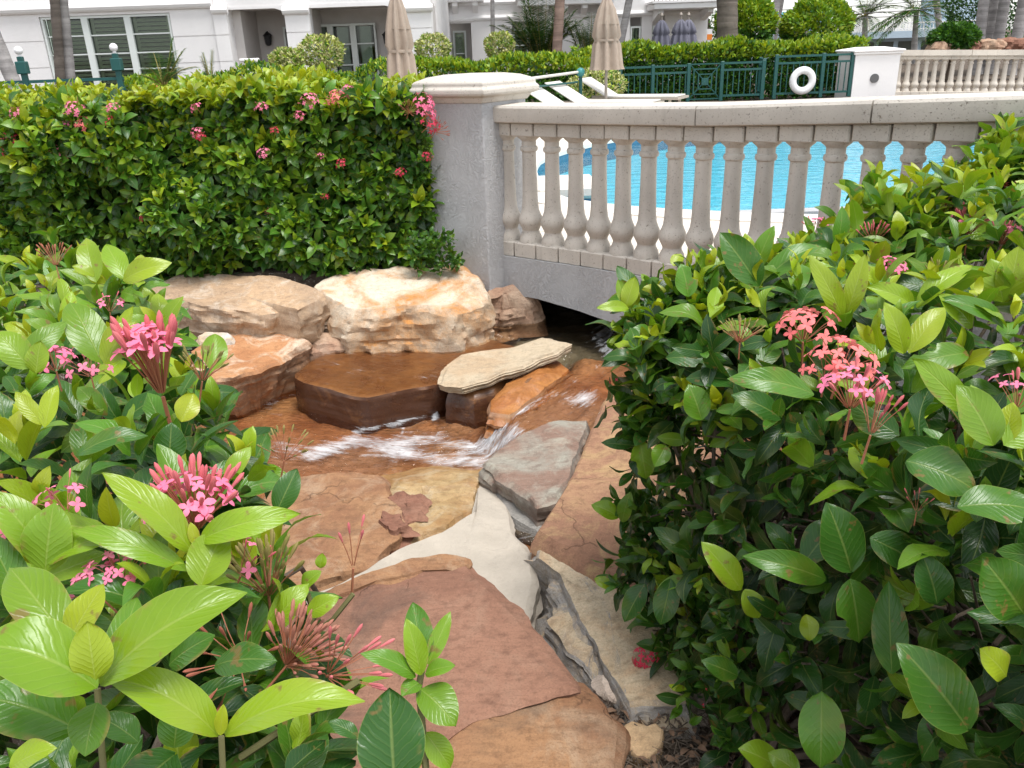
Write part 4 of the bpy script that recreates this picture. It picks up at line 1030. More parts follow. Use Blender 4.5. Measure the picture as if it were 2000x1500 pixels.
# ---- near bush on the left
LEFT_EDGE = np.array([(-.05, .25), (-.15, .62), (-.22, .83), (-.32, 1.05), (-.43, 1.25), (-.56, 1.46), (-.67, 1.72), (-.83, 2.0), (-1.05, 2.4), (-1.2, 2.6)])
def left_top(x, y): return 1.06 + .05 * np.sin(x * 5 + y * 3) - .10 * np.clip((y - .9), -1, .4) * .2
def build_left_bush():
    r = np.random.default_rng(11)
    t = empty('ixora_bush', (-.8, 1.4, -.13), 'ixora bush with large glossy leaves and pink flower heads filling the left foreground', 'bush')
    LS = Leaves(); tips = []
    xr = lambda y: np.interp(y, LEFT_EDGE[:, 1], LEFT_EDGE[:, 0])
    # top surface
    cand = []
    for _ in range(12000):
        y = r.uniform(.30, 2.62); x = r.uniform(-2.2, 0)
        if x > xr(y) - .02: continue
        pr = project(np.array([x, y, 1.05]))[0]
        if pr[0] < -260 or pr[1] > 1800: continue
        if all((x - c[0]) ** 2 + (y - c[1]) ** 2 > .0088 for c in cand): cand.append((x, y))
    for x, y in cand:
        e = xr(y) - x
        z = left_top(x, y) - .16 * math.exp(-e / .07) + r.uniform(-.06, .03)
        d = np.array([.55 * math.exp(-e / .10), -.10, 1.0]) + .35 * r.normal(size=3) * np.array([1, 1, .3])
        near = y < .75
        o = np.array([x, y, z - (.10 if near else 0)])
        L = r.uniform(.082, .118); yg = r.random() < .5
        end = shoot(LS, o, d, L, r, 4 if not near else 3, -.05 if yg else .22, .20, .25, 1)
        if r.random() < .6: tips.append(end)
    # right side face and inner older leaves
    for _ in range(420):
        y = r.uniform(.35, 2.6); z = r.uniform(.1, .98); x = xr(y) - r.uniform(0, .16) - .05
        d = np.array([1.0, -.1, .5]) + .4 * r.normal(size=3)
        shoot(LS, np.array([x, y, z]), d, r.uniform(.06, .09), r, 3, .45, .2, .3, 0)
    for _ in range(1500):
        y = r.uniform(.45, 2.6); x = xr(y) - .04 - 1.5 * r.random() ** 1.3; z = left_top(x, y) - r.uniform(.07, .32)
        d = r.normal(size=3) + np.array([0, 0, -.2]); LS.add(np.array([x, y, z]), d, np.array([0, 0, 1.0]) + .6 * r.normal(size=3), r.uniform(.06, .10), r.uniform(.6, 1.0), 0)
    p, d, n, L, a, outer = LS.arrays()
    pr = project(p + d * L[:, None] * .5); dist = pr[:, 2]
    near = np.linalg.norm(p - EYE, axis=1) < .60
    # keep the sight line clear where measured leaves stand
    vis = (pr[:, 0] > -80) & (pr[:, 0] < 2050) & (pr[:, 1] < 1560)
    clear = near & vis
    p, d, n, L, a, outer, pr = [q[~clear] for q in (p, d, n, L, a, outer, pr)]
    size = L / pr[:, 2] * ((pr[:, 0] > -20) & (pr[:, 0] < 2020) & (pr[:, 1] > 0) & (pr[:, 1] < 1520)) * outer
    top = np.argsort(-size)[:245]; msk = np.zeros(len(p), bool); msk[top] = True
    leaf_objects(p[msk], d[msk], n[msk], L[msk], a[msk], t, 5)
    bake('foliage', p[~msk], d[~msk], n[~msk], L[~msk], a[~msk], TMPL, M['leafM'], t, 6)
    H = lambda *q, **k: hero_leaf(t, *q, **k)
    s = 0
    for q in [
        ((196, 1338), (482, 1156), 118, .64, .66, .25, .16), ((190, 1345), (-70, 1262), 150, .62, .60, .30, .20), ((140, 1262), (18, 1108), 98, .66, .70, .28, .1),
        ((132, 1258), (204, 1140), 70, .66, .67, .06, .05), ((186, 1330), (170, 1212), 78, .62, .62, .10, .06), ((212, 1335), (268, 1168), 60, .68, .74, .40, .1),
        ((426, 1438), (202, 1322), 92, .66, .64, .20, .18), ((440, 1438), (712, 1368), 88, .66, .66, .18, .18), ((430, 1436), (436, 1376), 26, .655, .65, .05, .03),
        ((190, 1372), (166, 1478), 92, .66, .64, .42, .10), ((150, 1425), (-50, 1360), 130, .68, .66, .48, .15), ((270, 1450), (190, 1400), 60, .72, .72, .6, .1),
        ((340, 1460), (352, 1368), 72, .72, .72, .55, .08), ((20, 1500), (110, 1460), 60, .6, .6, .15, .1), ((420, 1300), (540, 1290), 66, .8, .78, .6, .12), ((330, 1300), (420, 1240), 60, .78, .76, .55, .1),
        ((376, 1078), (198, 924), 72, .92, .90, .18, .12), ((388, 1056), (588, 1004), 62, .92, .93, .22, .18), ((366, 1114), (138, 1036), 52, .92, .90, .30, .16), ((392, 1146), (440, 1036), 112, .90, .93, .20, .08), ((384, 1066), (372, 1020), 22, .92, .92, .02, .02),
        ((88, 1118), (106, 982), 92, .9, .9, .30, .06), ((92, 1100), (-20, 958), 78, .92, .9, .28, .15), ((92, 1100), (252, 1040), 62, .9, .92, .28, .12), ((40, 1180), (-30, 1040), 70, .9, .9, .5, .1),
        ((200, 712), (136, 590), 74, 1.25, 1.28, .34, .10), ((206, 712), (264, 628), 62, 1.25, 1.26, .12, .12), ((60, 720), (-8, 645), 60, 1.2, 1.2, .25, .1), ((40, 710), (130, 628), 44, 1.2, 1.24, .36, .12), ((70, 730), (80, 665), 42, 1.2, 1.2, .18, .05),
        ((354, 824), (378, 768), 62, 1.25, 1.27, .03, .06), ((84, 830), (30, 765), 32, 1.2, 1.2, .08, .08), ((88, 835), (112, 752), 34, 1.2, 1.22, .1, .08),
        ((188, 552), (168, 464), 44, 2.0, 2.05, .2, .08), ((240, 548), (336, 513), 46, 1.95, 1.95, .12, .14), ((244, 545), (208, 478), 44, 1.95, 2.0, .25, .08), ((185, 540), (140, 520), 26, 1.95, 1.93, .15, .1),
        ((415, 725), (420, 652), 50, 1.45, 1.48, .3, .06), ((330, 905), (335, 825), 60, 1.15, 1.15, .75, .05), ((150, 890), (288, 850), 46, 1.1, 1.12, .62, .14), ((440, 940), (490, 872), 38, 1.1, 1.12, .22, .08), ((540, 1000), (580, 915), 50, 1.1, 1.12, .68, .06),
        ((772, 1540), (762, 1342), 132, .70, .72, .74, .06), ((824, 1296), (806, 1176), 58, .80, .82, .50, .06), ((836, 1298), (880, 1194), 34, .80, .82, .30, .06), ((822, 1318), (794, 1208), 46, .79, .79, .22, .06), ((812, 1322), (704, 1276), 44, .79, .77, .42, .14), ((830, 1316), (890, 1300), 36, .79, .78, .36, .1), ((820, 1345), (890, 1420), 80, .79, .77, .34, .12), ((818, 1334), (784, 1362), 46, .79, .77, .40, .1), ((830, 1430), (880, 1500), 50, .8, .8, .25, .1), ((800, 1430), (820, 1500), 46, .8, .8, .2, .1),
        ((600, 1200), (662, 1165), 40, .95, .95, .2, .1), ((590, 1150), (628, 1115), 32, .98, .98, .25, .1), ((625, 1110), (630, 1080), 22, 1.0, 1.0, .2, .05), ((700, 1440), (640, 1410), 34, .75, .75, .68, .1)]:
        s += 1; H(*q[:6], arch=q[6], seed=s, fold=random.uniform(.1, .35), roll=random.uniform(-.25, .25))
    # stems of the sprigs that reach in front of the slab
    for pts, dd, rad in [([(835, 1540), (826, 1430), (818, 1340), (828, 1290)], .80, .0035), ([(440, 1640), (436, 1520), (432, 1438)], .70, .0028), ([(215, 1640), (200, 1480), (190, 1345)], .70, .003), ([(290, 1500), (320, 1430), (345, 1380)], .82, .005),
                         ([(470, 1480), (560, 1420), (640, 1370), (700, 1330)], .85, .004), ([(520, 1330), (580, 1260), (615, 1200), (600, 1160)], .98, .004), ([(580, 1260), (650, 1210), (690, 1160)], .98, .003), ([(384, 1150), (384, 1070)], .92, .003)]:
        mb = MB(); mb.tube([atd(x, y, dd) for x, y in pts], rad, 6); mb.build('stem', M['twig'] if rad < .0045 else M['bark'], t, True, 60)
    st = [np.array([-.5 - .9 * r.random(), .8 + 1.6 * r.random(), -.1]) for _ in range(60)]
    branches(t, [st[r.integers(0, 60)] * [1, 1, 1] for _ in tips[:150]], tips[:150], M['bark'], .010, seed=3)
    F = lambda px, py, dd, ax, size, no, nb, pm, bm, sep=True, sp=62: flower_head(t, atd(px, py, dd), ax, size, no, nb, pm, bm, r, sep, sp)
    F(318, 775, 1.28, (.0, -.1, 1), .105, 14, 26, 'pink', 'budred', True, 26)
    F(385, 1035, 1.0, (-.02, .1, 1), .072, 26, 46, 'pink', 'budred', True, 56)
    F(240, 1140, .92, (-.2, .1, 1), .04, 22, 2, 'pink', 'budred', True, 75)
    F(195, 1165, .92, (-.5, .1, .6), .035, 10, 0, 'pink', 'budred', False, 60)
    F(560, 1300, .92, (.55, .15, .6), .052, 0, 62, 'pink', 'budmix', True, 58)
    F(640, 1320, .9, (.5, -.2, .4), .06, 0, 18, 'pink', 'budred', False, 50)
    F(470, 1290, .92, (-.1, -.6, .6), .06, 0, 16, 'pink', 'budbronze', False, 60)
    F(525, 1165, 1.0, (.05, 0, 1), .06, 0, 30, 'pink', 'budgreen', True, 42)
    F(130, 1000, 1.05, (-.2, 0, 1), .04, 9, 2, 'pink', 'budred', False, 70)
    F(15, 1050, .95, (-.3, 0, 1), .035, 10, 0, 'pink', 'budred', False, 70)
    F(470, 1125, .98, (.5, 0, 1), .04, 3, 6, 'pink', 'budred', False, 50)
    F(110, 725, 1.5, (0, 0, 1), .05, 14, 3, 'pink', 'budred', False, 65)
    F(178, 735, 1.4, (0, 0, 1), .04, 10, 3, 'pink', 'budred', False, 65)
    F(215, 610, 1.9, (.2, 0, 1), .04, 5, 3, 'pink', 'budred', False, 55)
    F(110, 520, 2.1, (0, 0, 1), .05, 0, 20, 'pink', 'budbronze', False, 50)
    F(690, 1110, 1.0, (.15, 0, 1), .05, 0, 4, 'pink', 'budred', False, 25)
    F(395, 745, 1.4, (.3, 0, 1), .05, 0, 22, 'pink', 'budgreen', False, 50)
    F(555, 900, 1.2, (.3, 0, 1), .04, 0, 18, 'pink', 'budgreen', False, 55)
build_left_bush()

# ---- near bush on the right
RA, RB = np.array([.30, 2.08]), np.array([.74, .86])             # its side towards the stream
def right_depth(px, py):
    d = ray(px, py); v = RB - RA; nn = np.array([-v[1], v[0]])
    s = (RA @ nn) / (d[:2] @ nn); q = EYE + d * s
    return s if q[2] < 1.0 else (1.02 - EYE[2]) / d[2]
def build_right_bush():
    r = np.random.default_rng(23)
    t = empty('ixora_bush', (1.1, 1.8, -.13), 'tall ixora bush on the right with coral flowers and a dark leafy side', 'bush')
    LS = Leaves(); tips = []
    v = RB - RA; ln = np.linalg.norm(v); v = v / ln; out = np.array([v[1], -v[0]])
    if out[0] > 0: out = -out
    topz = lambda x, y: 1.00 + .07 * (x - .4) + .10 * np.clip(y - 2, 0, 1.5) * np.clip(x - .3, 0, 1.2) + .035 * np.sin(x * 6 + y * 5)
    cand = []
    for _ in range(20000):
        x = r.uniform(.2, 2.9); y = r.uniform(.55, 3.5)
        side = (np.array([x, y]) - RA) @ out
        if side > -.01: continue
        back = 2.1 + .62 * (x - .3) * 1.1
        if y > back: continue
        if x > 2.6: continue
        if all((x - c[0]) ** 2 + (y - c[1]) ** 2 > .0095 for c in cand): cand.append((x, y))
    for x, y in cand:
        e = -((np.array([x, y]) - RA) @ out)
        z = topz(x, y) - .12 * math.exp(-e / .06) + r.uniform(-.05, .04)
        d = np.array([out[0] * .6 * math.exp(-e / .1), out[1] * .6 * math.exp(-e / .1), 1.0]) + .34 * r.normal(size=3) * np.array([1, 1, .3])
        L = r.uniform(.08, .12)
        end = shoot(LS, np.array([x, y, z]), d, L, r, 4, -.05 if r.random() < .6 else .2, .20, .25, 1)
        if r.random() < .5: tips.append(end)
    # the side towards the stream: older, darker, hanging leaves with a few young shoots
    cand = []
    for _ in range(9000):
        s = r.uniform(-.02, ln + .25); z = r.uniform(-.02, .99)
        if z < .12 + .25 * r.random() * (s > .5): continue
        if all((s - c[0]) ** 2 + (z - c[1]) ** 2 > .0085 for c in cand): cand.append((s, z))
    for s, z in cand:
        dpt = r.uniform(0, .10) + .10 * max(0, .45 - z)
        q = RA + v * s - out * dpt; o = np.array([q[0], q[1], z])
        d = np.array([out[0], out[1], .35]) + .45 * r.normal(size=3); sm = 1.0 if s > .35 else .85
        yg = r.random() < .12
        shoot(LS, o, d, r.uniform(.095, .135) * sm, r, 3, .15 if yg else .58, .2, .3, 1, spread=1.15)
    for _ in range(80):
        s = r.uniform(-.05, .62); z = r.uniform(-.04, .40); q = RA + v * s - out * r.uniform(-.02, .12)
        shoot(LS, np.array([q[0], q[1], z]), np.array([out[0], out[1], .3]) + .5 * r.normal(size=3), r.uniform(.07, .10), r, 3, .5 if r.random() < .85 else .15, .2, .3, 1, spread=1.15)
    for _ in range(480):
        x = r.uniform(.3, 2.6); y = 2.1 + .682 * (x - .3) + r.uniform(-.22, .05); z = topz(x, y) - r.uniform(.0, .38)
        shoot(LS, np.array([x, y, z]), np.array([-.3, .1, .8]) + .5 * r.normal(size=3), r.uniform(.08, .11), r, 4, .0 if r.random() < .5 else .3, .2, .25, 1)
    # end face at the left corner, looking back up the stream
    for _ in range(160):
        z = r.uniform(.1, 1.0); w2 = r.uniform(0, .8); q = RA + np.array([.9, .45]) * w2 - np.array([-.2, .4]) * r.uniform(0, .12)
        shoot(LS, np.array([q[0], q[1], z]), np.array([-.5, .6, .4]) + .4 * r.normal(size=3), r.uniform(.055, .085), r, 3, .5, .2, .3, 0)
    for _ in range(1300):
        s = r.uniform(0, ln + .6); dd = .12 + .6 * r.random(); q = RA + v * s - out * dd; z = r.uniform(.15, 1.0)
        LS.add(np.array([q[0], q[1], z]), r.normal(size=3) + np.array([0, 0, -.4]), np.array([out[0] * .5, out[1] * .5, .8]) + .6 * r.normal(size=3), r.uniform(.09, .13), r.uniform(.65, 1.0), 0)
    p, d, n, L, a, outer = LS.arrays()
    pr = project(p + d * L[:, None] * .5)
    near = np.linalg.norm(p - EYE, axis=1) < .62
    p, d, n, L, a, outer, pr = [q[~near] for q in (p, d, n, L, a, outer, pr)]
    size = L / pr[:, 2] * ((pr[:, 0] > -20) & (pr[:, 0] < 2020) & (pr[:, 1] > 0) & (pr[:, 1] < 1520)) * outer
    top = np.argsort(-size)[:250]; msk = np.zeros(len(p), bool); msk[top] = True
    leaf_objects(p[msk], d[msk], n[msk], L[msk], a[msk], t, 15)
    bake('foliage', p[~msk], d[~msk], n[~msk], L[~msk], a[~msk], TMPL, M['leafM'], t, 16)
    s = 100
    for b, tp, w_, age, arch, dd in [
        ((1482, 560), (1406, 454), 66, .62, .08, -.05), ((1486, 556), (1604, 480), 48, .45, .14, -.05), ((1474, 530), (1512, 440), 36, .4, .06, -.03), ((1468, 520), (1455, 455), 30, .15, .06, -.04),
        ((1228, 602), (1164, 602), 24, .2, .12, -.05), ((1222, 600), (1240, 540), 34, .15, .06, -.05), ((1224, 596), (1206, 546), 24, .3, .06, -.04), ((1345, 580), (1330, 515), 46, .45, .08, -.03), ((1315, 520), (1330, 495), 28, .12, .05, -.02),
        ((1646, 622), (1580, 498), 44, .14, .1, -.06), ((1652, 620), (1690, 496), 40, .12, .1, -.06), ((1790, 600), (1900, 520), 46, .2, .14, -.06), ((1785, 600), (1690, 560), 44, .2, .14, -.06), ((1775, 690), (1845, 600), 50, .1, .1, -.08), ((1765, 690), (1728, 590), 50, .16, .1, -.08), ((1960, 590), (1935, 505), 56, .22, .08, -.08), ((1965, 590), (1990, 480), 60, .14, .08, -.08), ((1900, 640), (1830, 575), 50, .2, .1, -.08), ((1960, 640), (1830, 585), 46, .5, .14, -.08),
        ((1940, 870), (1868, 752), 84, .32, .12, -.08), ((1965, 866), (1978, 785), 46, .08, .05, -.08), ((1960, 870), (2040, 820), 60, .28, .1, -.08), ((1590, 770), (1420, 740), 56, .45, .12, -.05), ((1770, 900), (1905, 958), 96, .62, .10, -.08), ((1880, 800), (1780, 700), 60, .3, .1, -.08), ((1890, 690), (1760, 720), 56, .4, .12, -.06),
        ((1662, 1116), (1615, 982), 94, .66, .06, -.06), ((1612, 1132), (1450, 1086), 58, .52, .14, -.06), ((1448, 1152), (1370, 1058), 54, .22, .08, -.06), ((1455, 1152), (1482, 1206), 46, .2, .1, -.06), ((1575, 1200), (1580, 1252), 72, .16, .14, -.06), ((1742, 1316), (1736, 1134), 66, .64, .06, -.06), ((1890, 1424), (1752, 1256), 118, .60, .10, -.08), ((1605, 1350), (1602, 1502), 86, .45, .08, -.06), ((1660, 1130), (1678, 1256), 80, .5, .06, -.06), ((1966, 1322), (1912, 1266), 60, .1, .1, -.06), ((2000, 1200), (1915, 1085), 110, .6, .08, -.06), ((1870, 990), (2030, 1000), 90, .55, .1, -.06), ((1520, 1500), (1442, 1462), 64, .24, .1, -.06), ((1560, 1510), (1500, 1470), 60, .3, .1, -.06), ((1570, 1100), (1650, 1010), 70, .7, .08, -.04), ((1700, 1050), (1790, 1100), 70, .68, .08, -.04), ((1830, 1180), (1800, 1080), 70, .72, .08, -.04),
        ((1250, 860), (1262, 935), 48, .3, .1, -.05), ((1300, 870), (1278, 912), 44, .4, .1, -.05), ((1370, 820), (1345, 750), 56, .42, .08, -.04), ((1210, 1010), (1155, 985), 36, .3, .1, -.03), ((1215, 1020), (1232, 960), 30, .4, .08, -.03), ((1200, 1150), (1160, 1130), 26, .2, .1, -.03), ((1260, 1140), (1220, 1215), 44, .8, .08, -.03), ((1310, 1130), (1290, 1220), 50, .75, .08, -.03), ((1440, 1320), (1370, 1290), 44, .6, .1, -.04), ((1300, 700), (1420, 705), 46, .68, .12, -.04), ((1340, 740), (1480, 760), 54, .7, .12, -.04)]:
        s += 1; k = right_depth(*b) + dd
        hero_leaf(t, b, tp, w_, k, max(.5, k + random.uniform(-.03, .02)), age, arch, random.uniform(.1, .3), random.uniform(-.25, .25), .6, bite=(1 if s % 9 == 0 else 0), seed=s)
    st = [np.array([.55 + .8 * r.random(), 1.2 + .9 * r.random(), -.1]) for _ in range(50)]
    branches(t, [st[r.integers(0, 50)] for _ in tips[:110]], tips[:110], M['bark'], .010, seed=4)
    # bare twigs low on the side
    S = []; E_ = []
    for _ in range(150):
        q = RA + v * r.uniform(0, ln) - out * r.uniform(.02, .15); z = r.uniform(-.05, .85); p0 = np.array([q[0] - out[0] * .3, q[1] - out[1] * .3, max(-.1, z - .2)]); S.append(p0); E_.append(np.array([q[0], q[1], z]))
    branches(t, S, E_, M['bark'], .0065, 'twig', .03, 9)
    F = lambda px, py, dd, ax, size, no, nb, pm, bm, sep=True, sp=62: flower_head(t, atd(px, py, right_depth(px, py) + dd), ax, size, no, nb, pm, bm, r, sep, sp)
    F(1568, 668, -.04, (-.1, -.1, 1), .075, 16, 0, 'coral', 'budred', True, 62)
    F(1640, 730, -.05, (.1, -.2, 1), .07, 16, 0, 'coral', 'budred', True, 68)
    F(1610, 740, -.05, (-.1, -.3, .9), .055, 9, 0, 'coral', 'budred', True, 60)
    F(1660, 800, -.06, (.05, 0, 1), .07, 16, 6, 'pink', 'budred', True, 55)
    F(1700, 850, -.07, (.15, 0, 1), .065, 0, 12, 'pink', 'budred', True, 35)
    F(1890, 460, -.03, (0, 0, 1), .075, 6, 36, 'pink', 'budred', True, 45)
    F(1955, 480, -.03, (.1, 0, 1), .06, 8, 16, 'pink', 'budred', False, 45)
    F(1985, 800, -.08, (0, 0, 1), .055, 5, 9, 'pink', 'budred', True, 45)
    F(1735, 540, -.03, (0, 0, 1), .05, 18, 0, 'pink', 'budred', False, 75)
    F(1590, 455, -.02, (0, 0, 1), .05, 7, 4, 'pink', 'budred', False, 55)
    F(1705, 480, -.02, (0, 0, 1), .06, 0, 22, 'pink', 'budred', False, 45)
    F(1970, 350, -.02, (.1, 0, 1), .08, 18, 10, 'pink', 'budred', False, 60)
    F(1960, 400, -.02, (.1, 0, 1), .08, 4, 26, 'coral', 'budred', False, 60)
    F(1840, 430, -.02, (-.2, 0, 1), .06, 0, 24, 'pink', 'budbronze', False, 55)
    F(1445, 670, -.04, (0, 0, 1), .045, 0, 34, 'pink', 'budgreen', False, 60)
    F(1830, 555, -.03, (0, 0, 1), .05, 0, 12, 'pink', 'budgreen', False, 40)
    F(1262, 1285, -.02, (-.2, -.5, .6), .04, 24, 0, 'red', 'budred', False, 80)
    F(1378, 1340, -.06, (0, -1, .1), .012, 2, 0, 'red', 'budred', False, 20)
    F(1372, 1372, -.06, (0, -1, .1), .012, 2, 0, 'red', 'budred', False, 20)
    F(1205, 745, -.03, (-.5, -.3, .3), .02, 3, 0, 'red', 'budred', False, 60)
    F(1790, 1000, -.05, (0, 0, 1), .03, 0, 6, 'red', 'budred', False, 50)
build_right_bush()

# ---- clipped hedge at the back left
HA, HB = np.array([-5.2, 4.98]), np.array([-.50, 5.06])
def build_back_hedge():
    r = np.random.default_rng(31)
    t = empty('ixora_hedge', (-2.5, 5.6, .33), 'long clipped hedge dotted with pink flowers, left of the stucco pillar', 'hedge')
    LS = Leaves()
    top = lambda x, y: 1.36 + .05 * np.sin(x * 3.1) + .03 * np.sin(x * 8.3) + .03 * np.sin(y * 7 + x) + .03 * (y - 5)
    xe = lambda z: -.50 + .05 * np.sin(z * 9)
    # front face: rounded shoulder, undercut foot
    N = 1250
    for _ in range(N):
        x = r.uniform(-4.6, -.42); z = r.uniform(.36, 1.40)
        bul = .07 * math.sin(x * 2.3 + z * 4) + .10 * fbm(np.array([[x * 2.6, z * 2.6, 1.0]]), 1, 3)[0]
        y = 5.02 + bul + r.uniform(-.02, .06) + .25 * max(0, z - 1.22) + .25 * max(0, .50 - z)
        if x > xe(z): continue
        up = .45 + 1.2 * max(0, z - 1.1)
        d = np.array([0, -1.0, up]) + .45 * r.normal(size=3)
        hi = (z - .4) / 1.0
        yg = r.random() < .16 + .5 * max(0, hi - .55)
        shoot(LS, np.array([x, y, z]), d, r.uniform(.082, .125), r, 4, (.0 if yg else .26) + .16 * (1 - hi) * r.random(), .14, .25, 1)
    for _ in range(1500):
        x = r.uniform(-5.2, -.5); y = 5.03 + 1.05 * r.random(); z = top(x, y) + r.uniform(-.03, .04)
        d = np.array([0, -.25, 1.0]) + .35 * r.normal(size=3)
        shoot(LS, np.array([x, y, z]), d, r.uniform(.08, .11), r, 3, -.12 if r.random() < .8 else .1, .16, .25, 1)
    for _ in range(420):     # right end
        z = r.uniform(.36, 1.38); y = r.uniform(5.05, 6.0); x = -.47 + r.uniform(-.05, .03)
        shoot(LS, np.array([x, y, z]), np.array([1, -.2, .4]) + .4 * r.normal(size=3), r.uniform(.05, .07), r, 3, .35, .15, .25, 1)
    for _ in range(60):      # straggling low shoots beside the pillar
        x = r.uniform(-.60, -.30); z = r.uniform(.36, .60); y = 4.98 - .10 * r.random()
        shoot(LS, np.array([x, y, z]), np.array([.3, -.7, .7]) + .4 * r.normal(size=3), r.uniform(.045, .065), r, 3, .4, .15, .25, 1)
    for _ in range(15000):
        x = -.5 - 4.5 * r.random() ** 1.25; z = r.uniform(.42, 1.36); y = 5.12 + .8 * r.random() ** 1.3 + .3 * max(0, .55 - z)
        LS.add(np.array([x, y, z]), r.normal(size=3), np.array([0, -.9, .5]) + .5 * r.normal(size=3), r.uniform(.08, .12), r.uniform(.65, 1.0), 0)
    p, d, n, L, a, outer = LS.arrays(); pr = project(p)
    facing = -n[:, 1] * .6 + n[:, 2] * .4
    size = L / pr[:, 2] * outer * (facing > .3) * (pr[:, 0] > 0) * (p[:, 1] < 5.05) * (1 + .5 * r.random(len(p)))
    topi = np.argsort(-size)[:280]; msk = np.zeros(len(p), bool); msk[topi] = True
    leaf_objects(p[msk], d[msk], n[msk], L[msk], a[msk], t, 25, TSM, 'small')
    bake('foliage', p[~msk], d[~msk], n[~msk], L[~msk], a[~msk], TSM, M['leafM'], t, 26)
    S = []; E_ = []
    for _ in range(160):
        x = r.uniform(-4.9, -.6); S.append(np.array([x, 5.5 + r.uniform(-.3, .4), .2])); E_.append(np.array([x + r.normal() * .15, 5.12 + r.uniform(0, .6), r.uniform(.6, 1.3)]))
    branches(t, S, E_, M['bark'], .011, seed=8)
    # flower heads at the places the photograph shows them
    for px, py, k, sz in [(150, 210, 'pink', 1.2), (165, 185, 'red', .9), (165, 240, 'coral', 1.1), (112, 295, 'pink', 1.1), (75, 305, 'pink', .9), (128, 298, 'pink', .9), (30, 265, 'red', 1.2), (22, 290, 'red', .9), (35, 215, 'pink', .8), (8, 200, 'coral', .9), (98, 350, 'budbronze', 1), (130, 240, 'pink', .7), (222, 207, 'pink', .8), (213, 232, 'red', .8), (260, 185, 'red', .8), (350, 190, 'coral', 1.1), (372, 187, 'coral', 1.1), (385, 205, 'pink', .7), (440, 185, 'coral', .8), (512, 205, 'pink', .8), (388, 255, 'pink', .8), (392, 262, 'red', .7), (326, 445, 'red', .9), (560, 180, 'coral', 1.2), (605, 195, 'pink', 1.1), (585, 222, 'pink', .7), (658, 190, 'coral', 1.1), (682, 180, 'pink', 1.1), (537, 250, 'red', .6), (515, 295, 'pink', .8), (668, 315, 'red', .7), (782, 332, 'red', .7), (825, 200, 'pink', 1.4), (832, 218, 'pink', 1.2), (835, 240, 'red', 1.3), (850, 250, 'budbronze', 1.3), (798, 212, 'budbronze', 1.1), (832, 300, 'red', .7), (625, 298, 'pink', .5), (635, 378, 'red', .5), (280, 420, 'red', .5), (350, 475, 'budbronze', .6), (527, 408, 'budbronze', .5), (590, 165, 'coral', .7), (300, 178, 'coral', .8), (470, 165, 'coral', .7), (730, 168, 'coral', .6)]:
        q = aty(px, py + 8, 4.97)
        if q[2] > 1.36: q = atz(px, py + 6, 1.38)
        if q[1] > 6.2: q = aty(px, py, 6.0)
        bud = k == 'budbronze'
        flower_head(t, q, (r.normal() * .15 + (.8 if px > 815 else 0), -.55, .8), .052 * sz, 0 if bud else 14, 26 if bud else (16 if k == 'coral' else 3), 'pink' if bud else k, 'budbronze' if bud else 'budred', r, False, 75)
build_back_hedge()

# ------------------------------------------------------------------ background: building
G0 = .33
def window(parent, x0, x1, z0, z1, y, cols, rows, shut=True, frame='frame'):
    """frame with posts and rails, panes set back, louvred shutters behind"""
    b = MB(); t = .05
    xs = np.linspace(x0, x1, cols + 1)
    b.box(x0, x1, y - .04, y + .06, z1 - t, z1); b.box(x0, x1, y - .04, y + .06, z0, z0 + t)
    for i, x in enumerate(xs):
        wd = .045 if i in (0, cols) else .07
        b.box(x - wd + (wd if i == 0 else 0), x + wd - (wd if i == cols else 0), y - .05, y + .06, z0 + t, z1 - t)
    f = b.build('window', M[frame], parent)
    for i in range(cols):
        a, c = xs[i] + .07, xs[i + 1] - .07
        zz = [z0 + t] + [z0 + t + (z1 - z0 - 2 * t) * q for q in rows] + [z1 - t]
        for k in range(len(zz) - 1):
            m = MB(); m.box(a, c, y + .02, y + .03, zz[k] + .015, zz[k + 1] - .015); m.build('pane', M['glassp'], f)
        rb = MB()
        for q in zz[1:-1]: rb.box(a, c, y - .01, y + .04, q - .014, q + .014)
        if len(zz) > 2: rb.build('glazing_bar', M[frame], f)
        sh = MB(); sh.box(a, a + .07, y + .10, y + .13, z0 + t, z1 - t); sh.box(c - .07, c, y + .10, y + .13, z0 + t, z1 - t)
        if shut:
            z = z0 + t + .05
            while z < z1 - t - .05:
                sh.add([(a + .07, y + .09, z), (c - .07, y + .09, z), (c - .07, y + .14, z + .05), (a + .07, y + .14, z + .05), (a + .07, y + .09, z + .012), (c - .07, y + .09, z + .012), (c - .07, y + .14, z + .062), (a + .07, y + .14, z + .062)], [[0, 1, 2, 3], [7, 6, 5, 4], [0, 4, 5, 1], [3, 2, 6, 7]])
                z += .085
        o = sh.build('shutter', M['shutter'], f)
    d = MB(); d.box(x0, x1, y + .2, y + .22, z0, z1); d.build('dark_room', M['glassdark'], f)
def m_glass():
    t = NT('window_glass'); tr = t.n.new('ShaderNodeBsdfTransparent'); tr.inputs[0].default_value = (.75, .82, .78, 1)
    gl = t.n.new('ShaderNodeBsdfGlossy'); gl.inputs['Roughness'].default_value = .03
    fr = t.n.new('ShaderNodeFresnel'); fr.inputs[0].default_value = 1.5
    ms = t.n.new('ShaderNodeMixShader'); t.link(fr.outputs[0], ms.inputs[0]); t.link(tr.outputs[0], ms.inputs[1]); t.link(gl.outputs[0], ms.inputs[2])
    return t.done(ms.outputs[0])
M['glassp'] = m_glass()
